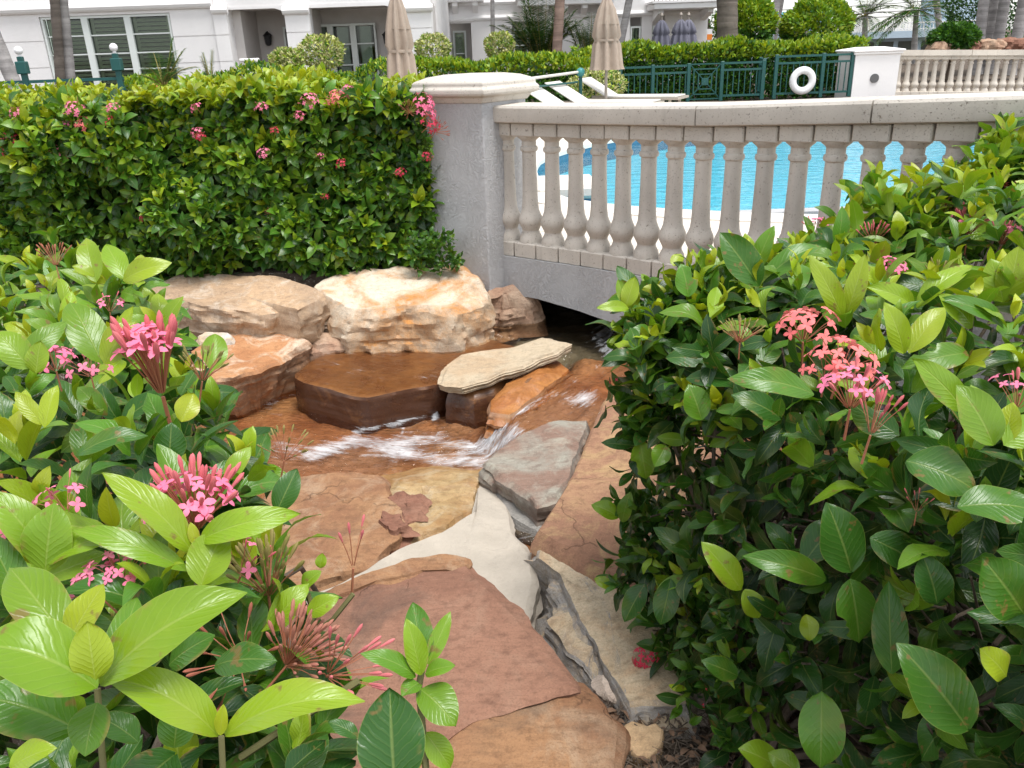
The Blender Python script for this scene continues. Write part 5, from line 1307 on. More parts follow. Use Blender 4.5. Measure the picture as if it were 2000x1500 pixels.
def lantern(x, y, z, label):
    o = empty('wall_lantern', (x, y, z), label, 'lantern', 'black wall lanterns')
    b = MB(); b.box(x - .04, x + .04, y - .02, y, z - .02, z + .12); b.tube([(x, y, z + .10), (x, y - .10, z + .16), (x, y - .14, z + .12)], .012, 6); b.build('bracket', M['black'], o)
    b = MB(); b.lathe([(.03, -.16), (.07, -.13), (.095, .05), (.10, .06), (.12, .065), (.05, .13), (.015, .16)], 6, (x, y - .15, z)); b.build('lamp_housing', M['black'], o)
def cornice(b, x0, x1, y, z, r=.09):
    prof = [(0, -r), (-.6 * r, -r), (-1.0 * r, -.6 * r), (-1.25 * r, 0), (-1.0 * r, .6 * r), (-.6 * r, r), (0, r)]
    n = len(prof); V = [(x, y + p, z + q) for x in (x0, x1) for p, q in prof]
    b.add(V, [[k, k + 1, n + k + 1, n + k] for k in range(n - 1)] + [list(range(n)), [n + k for k in range(n)][::-1]])
def courses(b, x0, x1, y0, y1, z0, z1, zs):
    """wall in courses with narrow recessed joints"""
    e = [z0] + [z for z in zs if z0 < z < z1] + [z1]
    for a, c in zip(e[:-1], e[1:]): b.box(x0, x1, y0, y1, a + (.012 if a != z0 else 0), c - (.012 if c != z1 else 0))
    b.box(x0 + .001, x1 - .001, y0 + .03, y1 - .001, z0 + .001, z1 - .001)
def build_house():
    Y0 = 20.0; J = [1.0, 1.50, 2.05]
    h = empty('apartment_building', (-8, Y0, G0), 'white stucco building with shuttered windows and recessed porches at the top left', 'building')
    w_ = lambda nm, *a, mat='house': [(b := MB()), courses(b, *a, J), b.build(nm, M[mat], h)][-1]
    w_('wall', -16, -10.20, Y0, Y0 + .3, G0, 2.62); w_('wall', -7.30, -6.05, Y0, Y0 + .3, G0, 2.62)
    b = MB(); b.box(-10.2, -7.3, Y0, Y0 + .3, 2.545, 2.62); b.build('lintel', M['house'], h)
    b = MB(); b.box(-10.2, -7.3, Y0, Y0 + .3, G0, .75); b.build('wall', M['house'], h)
    window(h, -10.18, -7.32, .76, 2.54, Y0 + .08, 3, (.36, .56, .79))
    b = MB(); cornice(b, -16, -6.32, Y0, 2.70); b.build('moulding', M['trim'], h)
    b = MB(); cornice(b, -6.34, -5.98, Y0 - .04, 2.56, .08); b.build('moulding', M['trim'], h)
    w_('pier', -6.33, -6.03, Y0 - .06, Y0 + .33, G0, 2.615)
    w_('pier', -4.75, -4.22, Y0 - .06, Y0 + .33, G0, 2.615); w_('pier', -2.30, -1.50, Y0 - .06, Y0 + .33, G0, 2.615)
    for a, c, z in ((-4.78, -4.19, 2.50), (-2.33, -1.46, 2.46)):
        b = MB(); cornice(b, a, c, Y0 - .06, z, .08); b.build('moulding', M['trim'], h)
    for x_ in (-6.05, -4.5, -1.75):
        b = MB(); b.box(x_, x_ + .22, Y0 + .335, Y0 + 1.615, G0, 2.56); b.build('wall', M['porch'], h)
    b = MB(); b.box(-16, -1.5, Y0 + .02, Y0 + .3, 2.62, 7.2); b.build('wall', M['house'], h)
    b = MB(); b.box(-1.75, -1.5, Y0 + 1.65, Y0 + 9, G0, 7.2); b.build('wall', M['house'], h)
    # lintels with cut corners over the porches
    for x0, x1, z in ((-6.03, -4.75, 2.42), (-4.22, -2.30, 2.40)):
        b = MB(); V = [(x0, z), (x0 + .02, z + .14), (x1 - .22, z + .14), (x1 - .08, z + .09), (x1, z - .06), (x1, 2.619), (x0, 2.619)]
        n = len(V); b.add([(x, Y0 + .01, q) for x, q in V] + [(x, Y0 + .32, q) for x, q in V], [list(range(n)), [n + k for k in range(n)][::-1]] + [[k, n + k, n + (k + 1) % n, (k + 1) % n] for k in range(n)])
        b.build('lintel', M['house'], h)
    b = MB(); b.box(-6.05, -1.75, Y0 + 1.62, Y0 + 1.8, G0, 2.6); b.build('porch_wall', M['porch'], h)
    b = MB(); b.box(-6.05, -1.55, Y0 + .34, Y0 + 1.6, 2.565, 2.61); b.build('porch_ceiling', M['porch'], h)
    k = 1.075
    window(h, -6.0 * 1.06, -5.92, .6, 2.30, Y0 + 1.52, 1, (.45, .75)); window(h, -5.2, -4.80, 1.0, 2.22, Y0 + 1.52, 1, (.5,))
    window(h, -4.62, -2.98, .8, 2.24, Y0 + 1.52, 3, (.35, .7), shut=False)
    b = MB(); b.box(-16, -1.5, Y0 - .2, Y0 + 9, 7.2, 7.4); b.build('roof', M['trim'], h)
    lantern(-5.58, Y0 + 1.61, 1.97, 'black lantern on the wall of the first porch, right of its louvred door')
    lantern(-2.72, Y0 + 1.61, 1.90, 'black lantern on the porch wall beside the left closed parasol')
    # far wing
    Y1 = 27.0
    f = empty('apartment_building', (2, Y1, G0), 'farther white wing with black balcony railings behind the umbrellas', 'building')
    def W(nm, x0, x1, y0, y1, z0, z1, mat='house'):
        b = MB(); b.box(x0, x1, y0, y1, z0, z1); return b.build(nm, M[mat], f)
    W('wall', -2.2, -1.66, Y1, Y1 + .3, G0, 2.3); W('wall', -.86, .38, Y1, Y1 + .3, G0, 2.3); W('wall', 1.38, 3.95, Y1, Y1 + .3, G0, 2.3); W('wall', 4.3, 4.62, Y1, Y1 + .3, G0, 2.3)
    W('wall', 5.0, 6.3, Y1, Y1 + .3, G0, 2.3)
    W('wall', -2.2, 6.3, Y1, Y1 + .3, 2.3, 3.0); W('wall', -2.2, 6.3, Y1 + .02, Y1 + .3, 4.4, 7.0)
    for a, c in ((-2.2, -1.5), (-.9, .6), (1.0, 1.5), (2.9, 3.4), (4.1, 4.7), (5.9, 6.3)): W('wall', a, c, Y1 + .02, Y1 + .3, 3.0, 4.4)
    W('dark_room', -2.1, 6.2, Y1 + .7, Y1 + .8, G0, 4.4, 'porch'); W('dark_room', -2.1, 6.2, Y1 + .6, Y1 + .62, 3.0, 4.4, 'glassdark')
    for a, c in ((-2.2, -.80), (-.80, 1.0), (1.0, 6.3)):
        b = MB(); cornice(b, a, c, Y1, 2.40 if a != -.8 else 2.42, .07); b.build('moulding', M['trim'], f)
    b = MB(); cornice(b, -1.8, 1.0, Y1, 2.84, .07); b.build('moulding', M['trim'], f)
    window(f, -1.45, -1.05, .8, 2.1, Y1 + .55, 1, (.5,)); window(f, .40, 1.36, .8, 2.08, Y1 + .08, 2, (.33, .66)); window(f, 3.97, 4.28, .9, 2.05, Y1 + .08, 1, (.5,), False); window(f, 4.64, 4.98, .9, 2.05, Y1 + .08, 1, (.5,), False)
    W('roof', -2.3, 6.5, Y1 - .2, Y1 + 9, 7.0, 7.2, 'trim'); W('wall', 6.0, 6.3, Y1 + .3, Y1 + 9, G0, 7.0); W('wall', -2.2, -1.9, Y1 + .3, Y1 + 9, G0, 7.0)
    def balcony(x0, x1, y, z, dpt, nb):
        b = MB(); b.box(x0, x1, y - dpt, y + .01, z, z + .16, .02); b.box(x0 - .05, x1 + .05, y - dpt - .05, y + .008, z + .162, z + .22); sl = b.build('balcony', M['trim'], f)
        for k in range(nb):
            x = x0 + .25 + (x1 - x0 - .5) * k / max(1, nb - 1); b = MB()
            b.add([(x - .08, y, z - .30), (x + .08, y, z - .30), (x + .08, y, z), (x - .08, y, z), (x - .08, y - dpt * .8, z - .10), (x + .08, y - dpt * .8, z - .10), (x + .08, y - dpt * .8, z), (x - .08, y - dpt * .8, z)], [[0, 1, 2, 3], [4, 7, 6, 5], [0, 4, 5, 1], [0, 3, 7, 4], [1, 5, 6, 2], [2, 6, 7, 3]]); b.build('corbel', M['trim'], sl)
        b = MB(); zt = z + .22
        b.box(x0, x1, y - dpt - .01, y - dpt + .02, zt + .95, zt + 1.0); b.box(x0, x1, y - dpt - .01, y - dpt + .02, zt + .08, zt + .11)
        x = x0
        while x < x1: b.box(x, x + .018, y - dpt, y - dpt + .015, zt, zt + .96); x += .11
        b.build('railing', M['black'], sl)
    balcony(.55, 3.35, Y1, 2.68, .8, 5); balcony(-1.55, -.45, Y1, 2.86, .4, 2); balcony(4.45, 6.4, Y1, 2.45, 1.2, 2)
build_house()

# ------------------------------------------------------------------ background: pool fence, far pillar and balustrade, life ring
def m_run(x0, x1, n): return np.linspace(x0, x1, n)
def fence(label, pts, z0, z1, posts, pick=.12, balls=False, group=None):
    """pts: two plan points; posts: fractions along the run"""
    a, b_ = np.array(pts[0]), np.array(pts[1]); v = b_ - a; L = np.linalg.norm(v); v = v / L; an = math.atan2(v[1], v[0])
    t = empty('pool_fence', (a[0], a[1], z0), label, 'fence', group, an)
    def part(nm, mb, mat='green'): return mb.build(nm, M[mat], t, False, 35, None, False)
    H = z1 - z0
    for z in (H - .04, H - .17, .08):
        b = MB(); b.box(0, L, -.02, .02, z, z + .04); part('rail', b)
    pm = MB(); pm.box(-.009, .009, -.009, .009, 0, H - .25); pme = part('picket', pm); pme.location = (pick, 0, .12)
    k = 2
    while k * pick < L - .02:
        if min(abs(k * pick - f * L) for f in posts) > .05:
            o = pme.copy(); COL.objects.link(o); o.location = (k * pick, 0, .12)
        k += 1
    for f in posts:
        b = MB(); b.box(-.035, .035, -.035, .035, 0, H + (.30 if balls else .02), .006)
        if balls: b.box(-.065, .065, -.065, .065, H + .08, H + .24, .01)
        o = part('post', b); o.location = (f * L, 0, 0)
        if balls:
            b = MB(); b.lathe([(.02, .30), (.025, .315), (.02, .325)] + [(.055 * math.sin(q), .375 - .055 * math.cos(q)) for q in np.linspace(.3, 3.1, 9)], 12); s_ = b.build('ball_finial', M['white'], o, True, 60, None, False); s_.location = (0, 0, H)
    return t
ZF = .42
fence('green picket fence panel at the far side of the pool, left of the square medallion', [(.1, 17.6), (3.86, 18)], ZF, 1.15, (0, .3, .62, .8, 1.0))
fence('green picket fence panel between the medallion and the fence corner', [(4.55, 18), (5.40, 18)], ZF, 1.17, (0, 1.0))
fence('short return of the green fence running away at its corner', [(5.42, 18.02), (5.66, 19.1)], ZF, 1.2, (0, 1.0), .1)
fence('green fence panel with the life ring, against the white pillar', [(5.66, 18), (7.22, 18)], ZF, 1.26, (0, .62, 1.0))
def medallion():
    t = empty('fence_medallion', (4.2, 18, ZF), 'green fence panel of nested squares around a solid centre square', 'fence')
    x0, x1, z0, z1 = 3.88, 4.53, ZF + .05, 1.15; cx, cz = (x0 + x1) / 2, (z0 + z1) / 2
    for f in (1.0, .72, .42):
        b = MB(); hx, hz = (x1 - x0) / 2 * f, (z1 - z0) / 2 * f
        b.box(cx - hx, cx + hx, 17.99, 18.01, cz + hz - .012, cz + hz + .012); b.box(cx - hx, cx + hx, 17.99, 18.01, cz - hz - .012, cz - hz + .012)
        b.box(cx - hx - .012, cx - hx + .012, 17.985, 18.012, cz - hz, cz + hz); b.box(cx + hx - .012, cx + hx + .012, 17.985, 18.012, cz - hz, cz + hz); b.build('square_frame', M['green'], t)
    b = MB(); b.box(cx - .07, cx + .07, 17.98, 18.02, cz - .07, cz + .07); b.build('centre_plate', M['green'], t)
    for sx in (-1, 1):
        for sz in (-1, 1):
            b = MB(); b.tube([(cx + sx * .06, 18, cz + sz * .06), (cx + sx * (x1 - x0) / 2, 18, cz + sz * (z1 - z0) / 2)], .011, 6); b.build('diagonal_bar', M['green'], t)
medallion()
fence('green fence with white ball finials behind the back hedge, in front of the shuttered window', [(-7.6, 11.9), (-5.2, 12.1)], .35, 1.40, (.12, .465, .98), .1, True)
def ramp_rail():
    t = empty('ramp_handrail', (1.3, 15.0, DECK), 'green sloping handrail ending at a ball-topped post, behind the loungers', 'handrail')
    a, b_ = aty(1010, 157, 13), aty(1128, 141, 15.0)
    m = MB(); m.tube([a, b_], .022, 8); m.build('rail', M['sling'], t, True)
    m = MB(); m.tube([a - [0, 0, .12], b_ - [0, 0, .16]], .016, 8); m.build('rail', M['green'], t, True)
    c = aty(1134, 141, 15.05); m = MB(); m.tube([(c[0], c[1], DECK), (c[0], c[1], c[2] - .04)], .03, 8); m.build('post', M['green'], t, True)
    m = MB(); m.lathe([(.075 * math.sin(q), -.075 * math.cos(q)) for q in np.linspace(.1, 3.04, 10)], 14, tuple(c)); m.build('ball_finial', m_plain('green_ball', (.05, .24, .24), .35), t, True, 60)
ramp_rail()
def life_ring():
    V = []; F = []; n, k = 40, 12; c = np.array([6.20, 17.90, .765])
    for i in range(n):
        a = 2 * math.pi * i / n
        for j in range(k):
            b = 2 * math.pi * j / k; rr = .20 + .075 * math.cos(b); V.append((c[0] + rr * math.cos(a), c[1] + .06 * math.sin(b), c[2] + rr * math.sin(a)))
    for i in range(n):
        for j in range(k): F.append([i * k + j, ((i + 1) % n) * k + j, ((i + 1) % n) * k + (j + 1) % k, i * k + (j + 1) % k])
    m = MB(); m.add(V, F); o = m.build('life_ring', M['white'], None, True, 60, c); tag(o, 'white life ring hanging on the green pool fence', 'life ring')
    m = MB(); m.tube([c + np.array([0, .03, .22]), c + np.array([0, .06, .36])], .008, 6); m.build('hook', M['black'], o)
life_ring()
def far_pillar():
    t = empty('stucco_pillar', (7.72, 18.4, DECK), 'white square pillar with a round grille at the start of the far balustrade', 'pillar')
    m = MB(); m.box(7.26, 8.18, 17.95, 18.85, .3, 1.22); m.build('shaft', M['house'], t)
    m = MB(); m.box(7.22, 8.22, 17.91, 18.89, 1.221, 1.27, .01); m.box(7.19, 8.25, 17.88, 18.92, 1.271, 1.31, .012); m.add([(7.21, 17.9, 1.311), (8.23, 17.9, 1.311), (8.23, 18.9, 1.311), (7.21, 18.9, 1.311), (7.5, 18.2, 1.36), (7.94, 18.2, 1.36), (7.94, 18.6, 1.36), (7.5, 18.6, 1.36)], [[0, 1, 5, 4], [1, 2, 6, 5], [2, 3, 7, 6], [3, 0, 4, 7], [4, 5, 6, 7]]); m.build('cap', M['trim'], t)
    m = MB(); m.lathe([(.09, -.01), (.09, .01)], 20); g = m.build('speaker_grille', m_plain('grille_grey', (.12, .12, .12), .6, .5, 200), t, False, 35, None, False); g.rotation_euler = (math.pi / 2, 0, 0); g.location = (7.70 - 7.72, 17.94 - 18.4, .76 - DECK)
far_pillar()
def far_balustrade():
    t = empty('balustrade', (9.8, 18.4, .37), 'far balustrade, coloured lighter as if sunlit, right of the pillar with the round grille', 'balustrade')
    base = wloc(t); P = lambda s: np.array([8.30 + s, 18.4 - .02 * s + .03 * (s - 1.5) ** 2 * .3, .37 - .03 * s])
    me = baluster_mesh(.80, M['cast_sunlit'], .17).build('baluster', M['cast_sunlit'], None, True, 32); bm = me.data; bpy.data.objects.remove(me)
    for k in range(24):
        q = P(.10 + k * .185); obj('baluster', bm, t, tuple(q - base)).scale = (1.1, 1.1, 1)
    for k in range(3):
        m = MB(); a, b_ = P(k * 1.5 + .005), P(k * 1.5 + 1.495); V = []
        for q in (a, b_): V += [(q[0], q[1] - .14, q[2] + .801), (q[0], q[1] + .14, q[2] + .801), (q[0], q[1] + .14, q[2] + .91), (q[0], q[1] - .14, q[2] + .91)]
        m.add(V, [[0, 1, 2, 3], [7, 6, 5, 4], [0, 4, 5, 1], [1, 5, 6, 2], [2, 6, 7, 3], [3, 7, 4, 0]]); m.build('handrail', M['cast_sunlit'], t)
    m = MB(); m.box(8.2, 12.6, 18.25, 18.6, -.1, .25); m.build('base_wall', M['house'], t)
far_balustrade()

# ------------------------------------------------------------------ background: parasols and loungers
def parasol(label, x, y, zb, zt, wbot, mat, strap=True, group=None, tiers=True):
    t = empty('closed_parasol', (x, y, DECK), label, 'parasol', group)
    def cone(prof, nn, amp, ph=0):
        m = MB(); V = []; F = []; n = 64
        for r_, z in prof:
            for k in range(n):
                a = 2 * math.pi * k / n; rr = r_ * (1 + amp * math.cos(a * nn + ph + z * .6) + .05 * math.sin(a * 3 + z * 2)); V.append((x + rr * math.cos(a), y + rr * math.sin(a), z))
        for i in range(len(prof) - 1):
            for k in range(n): F.append([i * n + k, i * n + (k + 1) % n, (i + 1) * n + (k + 1) % n, (i + 1) * n + k])
        F.append([(len(prof) - 1) * n + k for k in range(n)]); m.add(V, F); return m
    h = zt - zb; w2 = wbot / 2
    ws = zb + h * .42
    cone([(w2 * 1.0, zb), (w2 * .92, zb + .06 * h), (w2 * .80, ws - .06 * h), (w2 * .68, ws), (w2 * .82, ws + .06 * h), (w2 * .72, zb + .65 * h), (w2 * .5, zb + .85 * h), (w2 * .2, zt)], 8, .22).build('canopy', M[mat], t, True, 70)
    if tiers: cone([(w2 * .74, zt - .36 * h), (w2 * .70, zt - .30 * h), (w2 * .45, zt - .12 * h), (.03, zt + .03)], 8, .16, .4).build('top_tier', M[mat], t, True, 70)
    if strap:
        m = MB(); m.lathe([(w2 * .80, ws - .02), (w2 * .82, ws), (w2 * .80, ws + .02)], 24, (x, y, 0)); m.build('strap', M[mat], t, True)
    m = MB(); m.tube([(x, y, DECK), (x, y, zt + .1)], .025, 10); m.build('pole', M['lframe'], t, True)
    m = MB(); m.lathe([(.02, 0), (.05, .04), (.03, .09), (.005, .12)], 10, (x, y, zt + .08)); m.build('finial', M['lframe'], t, True)
    m = MB(); m.lathe([(.28, 0), (.28, .05), (.06, .08), (.05, .3)], 20, (x, y, DECK)); m.build('base', M['lframe'], t, True)
parasol('closed beige parasol at the corner of the building, nearest the back hedge', -1.36, 12.0, 1.08, 2.32, .40, 'canvas')
parasol('closed beige parasol on a dark pole among the loungers', 1.80, 15.0, 1.19, 2.30, .50, 'canvas')
GP = 'closed grey parasols under the far balcony'
for k, (px, y_, lab) in enumerate([(1291, 25.2, 'leftmost closed grey parasol under the far balcony'), (1328, 25.2, 'middle closed grey parasol under the far balcony'), (1343, 25.6, 'rightmost closed grey parasol under the far balcony')]):
    q = aty(px, 80, y_); parasol(lab, q[0], y_, 1.5, 2.15, .50, 'canvasg', False, GP, False)
def lounger(label, x, y):
    t = empty('sun_lounger', (x, y, DECK), label, 'lounger', 'pool loungers')
    z = DECK + .34
    m = MB(); m.box(x, x + 1.25, y - .31, y + .31, z - .012, z + .012, .005); m.build('seat', M['sling'], t)
    m = MB(); dx, dz = -.52, .30; n = np.array([.5, 0, .86]) * .014
    V = [(x, y - .31, z), (x, y + .31, z), (x + dx, y + .31, z + dz), (x + dx, y - .31, z + dz)]; V += [(a + n[0], b, c + n[2]) for a, b, c in V]
    m.add(V, [[0, 1, 2, 3], [7, 6, 5, 4], [0, 4, 5, 1], [1, 5, 6, 2], [2, 6, 7, 3], [3, 7, 4, 0]]); m.build('backrest', M['sling'], t)
    m = MB()
    for s in (-.33, .33): m.box(x - .5, x + 1.3, y + s - .02, y + s + .02, z - .05, z - .014)
    m.box(x + 1.26, x + 1.30, y - .309, y + .309, z - .05, z - .014); m.build('frame', M['lframe'], t)
    for a in (-.4, 1.15):
        for s in (-.30, .30): q = MB(); q.box(x + a - .02, x + a + .02, y + s - .02, y + s + .02, DECK + .013, z - .051); q.build('leg', M['lframe'], t)
    t.rotation_euler = (0, 0, math.radians(-27))
lounger('beige sling lounger closest to the pillar cap', .86, 13.4); lounger('beige sling lounger, second from the pillar cap', 1.30, 14.2); lounger('beige sling lounger right beside the dark parasol pole', 1.95, 15.4)

# ------------------------------------------------------------------ background: plants
def mass(name, label, cat, sampler, n, size, ages, group=None, base=None, T=TQ, mat='leafB', stem=None, seed=0, parts=True):
    r = np.random.default_rng(seed + 100)
    t = empty(name, base, label, cat, group)
    P = []; D_ = []; N_ = []; A = []
    for _ in range(n):
        p, nn = sampler(r); P.append(p); nn = nn / np.linalg.norm(nn)
        d = nn * .5 + .7 * r.normal(size=3) * .6 + np.array([0, 0, .25]); D_.append(d); N_.append(nn + np.array([0, 0, .5]) + .45 * r.normal(size=3)); A.append(r.uniform(*ages(p, nn, r)))
    P, D_, N_ = np.array(P), unit(np.array(D_)), np.array(N_); N_ = unit(N_ - (N_ * D_).sum(1, keepdims=True) * D_)
    bake('foliage', P, D_, N_, size * r.uniform(.7, 1.25, n), np.array(A), T, M[mat], t, seed)
    if stem:
        for i, (a, b_, r0) in enumerate(stem):
            m = MB(); m.tube([a, (np.array(a) + np.array(b_)) / 2 + r.normal(size=3) * .02, b_], [r0, r0 * .8, r0 * .5], 7); m.build('trunk', M['bark'], t, True)
    return t
def boxhedge(x0, x1, y0, y1, z0, z1, wav=.06):
    def s(r):
        k = r.random(); x = r.uniform(x0, x1)
        zt = z1 + wav * math.sin(x * 2.7) + wav * .6 * math.sin(x * 6.1 + 1)
        if k < .55: return np.array([x, y0 + r.uniform(-.05, .20) + .04 * math.sin(x * 5), z0 + (zt - z0) * r.random()]), np.array([0, -1, .3])
        if k < .90: return np.array([x, r.uniform(y0, y1), zt + r.uniform(-.10, .05)]), np.array([0, -.2, 1.0])
        sx = -1 if r.random() < .5 else 1
        return np.array([x0 if sx < 0 else x1, r.uniform(y0, y1), z0 + (zt - z0) * r.random()]), np.array([sx, 0, .3])
    return s
def dome(c, rx, ry, rz, low=-.9):
    def s(r):
        while True:
            v = r.normal(size=3); v /= np.linalg.norm(v)
            if v[2] > low: break
        k = 1 + .07 * math.sin(v[0] * 7 + v[2] * 5) - abs(r.normal()) * .10
        return np.array(c) + v * np.array([rx, ry, rz]) * k, v
    return s
topy = lambda thr, hi=(-.05, .25), lo=(.35, .95): (lambda p, n, r: hi if p[2] > thr and r.random() < .8 else lo)
mass('hedge', 'clipped ixora hedge with a few red flowers behind the loungers', 'hedge', boxhedge(-2.2, 1.75, 17.0, 18.2, .35, 1.33), 12000, .11, topy(1.12, (.0, .35), (.35, .85)), base=(0, 17.5, G0), seed=1)
mass('hedge', 'long clipped green hedge behind the green pool fence', 'hedge', boxhedge(1.7, 8.0, 19.3, 20.6, .35, 1.44), 26000, .12, topy(1.18, (.02, .35), (.45, .95)), base=(4.8, 19.9, G0), seed=2)
mass('hedge', 'low pale variegated hedge between the back hedge and the porches', 'hedge', boxhedge(-4.9, -1.6, 14.0, 15.0, .35, 1.30, .09), 6000, .085, lambda p, n, r: (-.1, .5) if r.random() < .6 else (.4, .9), base=(-3.2, 14.5, G0), seed=3)
mass('hedge', 'strip of flowering hedge below the stucco wall, left of the porch door', 'hedge', boxhedge(-6.4, -4.6, 14.6, 15.6, .35, 1.22, .05), 4000, .085, lambda p, n, r: (0, .5), base=(-5.5, 15.1, G0), seed=4)
M['varieg'] = None
def m_varieg():
    t = NT('variegated_leaf'); at = t.n.new('ShaderNodeAttribute'); at.attribute_name = 'Col'
    c = t.mix(t.ramp(t.noise(t.wpos(), 14, 3, .6), [(.42, 0), (.58, .85)]), at.outputs['Color'], (.62, .56, .30))
    b = t.bsdf(c, .5, None, .3); return t.done(b)
M['varieg'] = m_varieg()
for k, (px, py, y_, rx, rz, lab) in enumerate([(627, 104, 16.5, .40, .30, 'round cream-variegated shrub in front of the middle porch window'), (845, 97, 19, .36, .30, 'round cream-variegated shrub right of the left closed parasol'), (975, 92, 19, .30, .28, 'round cream-variegated shrub in front of the far white wing'), (560, 122, 16, .28, .22, 'small loose variegated shrub by the low white pier'), (1165, 172, 16.4, .52, .34, 'loose variegated shrub behind the loungers')]):
    c = aty(px, py, y_); mass('round_shrub', lab, 'shrub', dome(tuple(c), rx, rx, rz), 1900, .075, lambda p, n, r: (.0, .55), 'cream-variegated shrubs', (c[0], c[1], G0), mat='varieg', stem=[((c[0], c[1], G0), tuple(c), .03)], seed=10 + k)
for k, (px, py, y_, rx, rz, lab) in enumerate([(1455, 55, 23.5, .72, .75, 'round clipped green tree behind the thick dark palm trunk'), (1592, 62, 23.5, .86, .80, 'domed clipped green tree behind the pool fence hedge'), (1862, 78, 24, .56, .36, 'low dark green shrub above the far balustrade')]):
    c = aty(px, py, y_); dk = k == 2
    mass('topiary_tree' if not dk else 'round_shrub', lab, 'tree' if not dk else 'shrub', dome(tuple(c), rx, rx, rz), 6500, .14, (lambda p, n, r: (.4, .95)) if dk else (lambda p, n, r: (.05, .45) if n[2] > -.1 else (.4, .8)), None, (c[0], c[1], G0), stem=[((c[0], c[1], G0), tuple(c), .06)], seed=20 + k)
def frond_plant(name, label, cat, c, n, L, up, seed, age=(.5, .95), wide=.5, group=None, stemh=0):
    """arching fronds with leaflets"""
    r = np.random.default_rng(seed); t = empty(name, c, label, cat, group); LS = Leaves(); st = MB(); c = np.array(c, float)
    for i in range(n):
        an = r.uniform(0, 6.283); el = r.uniform(*up); l = L * r.uniform(.7, 1.15)
        o = c + np.array([math.cos(an), math.sin(an), 0]) * r.uniform(0, wide) + np.array([0, 0, stemh * r.random()])
        d = np.array([math.cos(an) * math.cos(el), math.sin(an) * math.cos(el), math.sin(el)]); pts = []
        for k in range(9):
            f = k / 8; pts.append(o + d * l * f + np.array([0, 0, -.45 * l * f * f * math.cos(el)]))
        st.tube(pts, np.linspace(.012, .003, 9), 4)
        for k in range(2, 34):
            f = k / 34; p = o + d * l * f + np.array([0, 0, -.45 * l * f * f * math.cos(el)]); tang = d + np.array([0, 0, -.9 * f * math.cos(el)]); tang /= np.linalg.norm(tang)
            sd_ = np.cross(tang, [0, 0, 1.0]); sd_ /= (np.linalg.norm(sd_) + 1e-6)
            for s in (-1, 1):
                LS.add(p, tang * .6 + sd_ * s + np.array([0, 0, -.2]) + .1 * r.normal(size=3), np.array([0, 0, 1.0]), .30 * l * (1 - .6 * abs(f - .45)) * .75, r.uniform(*age))
    p, d, nn, L_, a, o_ = LS.arrays()
    TS = [(np.array([(0, 0, 0), (.045, .4, .03), (0, 1, 0), (-.045, .4, .03)], float), np.array([[0, 1, 2, 3]]), TQ[0][2])]
    bake('fronds', p, d, nn, L_, a, TS, M['leafB'], t, seed); st.build('frond_stalks', M['budgreen'], t, True)['kind'] = 'stuff'
    return t
frond_plant('areca_palm', 'bushy green palm clump against the far white wing', 'palm', tuple(aty(1058, 108, 24)), 46, 1.5, (.8, 1.45), 41, (.45, .95), .35)
frond_plant('areca_palm', 'lower feathery palm clump left of the dark-poled parasol', 'palm', tuple(aty(1150, 100, 24)), 30, 1.0, (.8, 1.4), 42, (.4, .9), .35)
frond_plant('cycad', 'spiky fronds rising over the back hedge before the shuttered window', 'plant', tuple(aty(318, 165, 13)), 12, .65, (.7, 1.35), 43, (.5, .8), .05)
frond_plant('cycad', 'single upright spike above the back hedge, left of the low pier', 'plant', tuple(aty(411, 160, 13)), 3, .55, (1.35, 1.5), 44, (.5, .8), .02)
def palm(label, base_px, top_px, y_, r0, mat, height=6.5, crown=True, seed=0, group=None, cy=None):
    """trunk through two measured points, carried on to its full height"""
    a, b_ = aty(*base_px, y_), aty(*top_px, y_); v = (b_ - a) / (b_[2] - a[2]); foot = a + v * (G0 - a[2]); r = np.random.default_rng(seed + 300)
    t = empty('palm_tree', tuple(foot), label, 'palm', group)
    pts = []; rad = []
    for k in range(40):
        f = k / 39; pts.append(foot + v * height * f + np.array([.05 * math.sin(f * 5 + seed), 0, 0])); rad.append(r0 * (1 - .25 * f) * (1 + .05 * (k % 2)) * (1.25 if k == 0 else 1))
    m = MB(); m.tube(pts, rad, 14); m.build('trunk', M[mat], t, True, 50)
    top = pts[-1]; LS = Leaves()
    for i in range(16 if crown else 0):
        an = i * 2.4 + r.uniform(-.2, .2); el = r.uniform(-.3, 1.2); d = np.array([math.cos(an) * math.cos(el), math.sin(an) * math.cos(el), math.sin(el)]); l = 2.0 * r.uniform(.8, 1.1)
        for k in range(3, 40):
            f = k / 40; p = top + d * l * f + np.array([0, 0, -.6 * l * f * f]); tang = d + np.array([0, 0, -1.2 * f]); tang /= np.linalg.norm(tang); sd_ = np.cross(tang, [0, 0, 1.0]); sd_ /= np.linalg.norm(sd_) + 1e-6
            for s in (-1, 1): LS.add(p, tang * .5 + sd_ * s + np.array([0, 0, -.35]), np.array([0, 0, 1.0]) + .2 * r.normal(size=3), .55 * (1 - .7 * abs(f - .45)), r.uniform(.4, .9))
    if crown:
        p, d, nn, L_, aa, o_ = LS.arrays(); TS = [(np.array([(0, 0, 0), (.05, .4, .03), (0, 1, 0), (-.05, .4, .03)], float), np.array([[0, 1, 2, 3]]), TQ[0][2])]
        bake('crown', p, d, nn, L_, aa, TS, M['leafB'], t, seed)
    return t
palm('left of the two slim palm trunks before the shuttered window', (112, 150), (104, 0), 16, .085, 'palmd', 7, seed=1); palm('paler right trunk of the slim palm pair before the shuttered window', (134, 150), (124, 0), 16.2, .10, 'palm', 7, seed=2)
palm('palm trunk leaning in at the left picture edge', (18, 130), (-14, 50), 15, .12, 'palm', 6.5, seed=3)
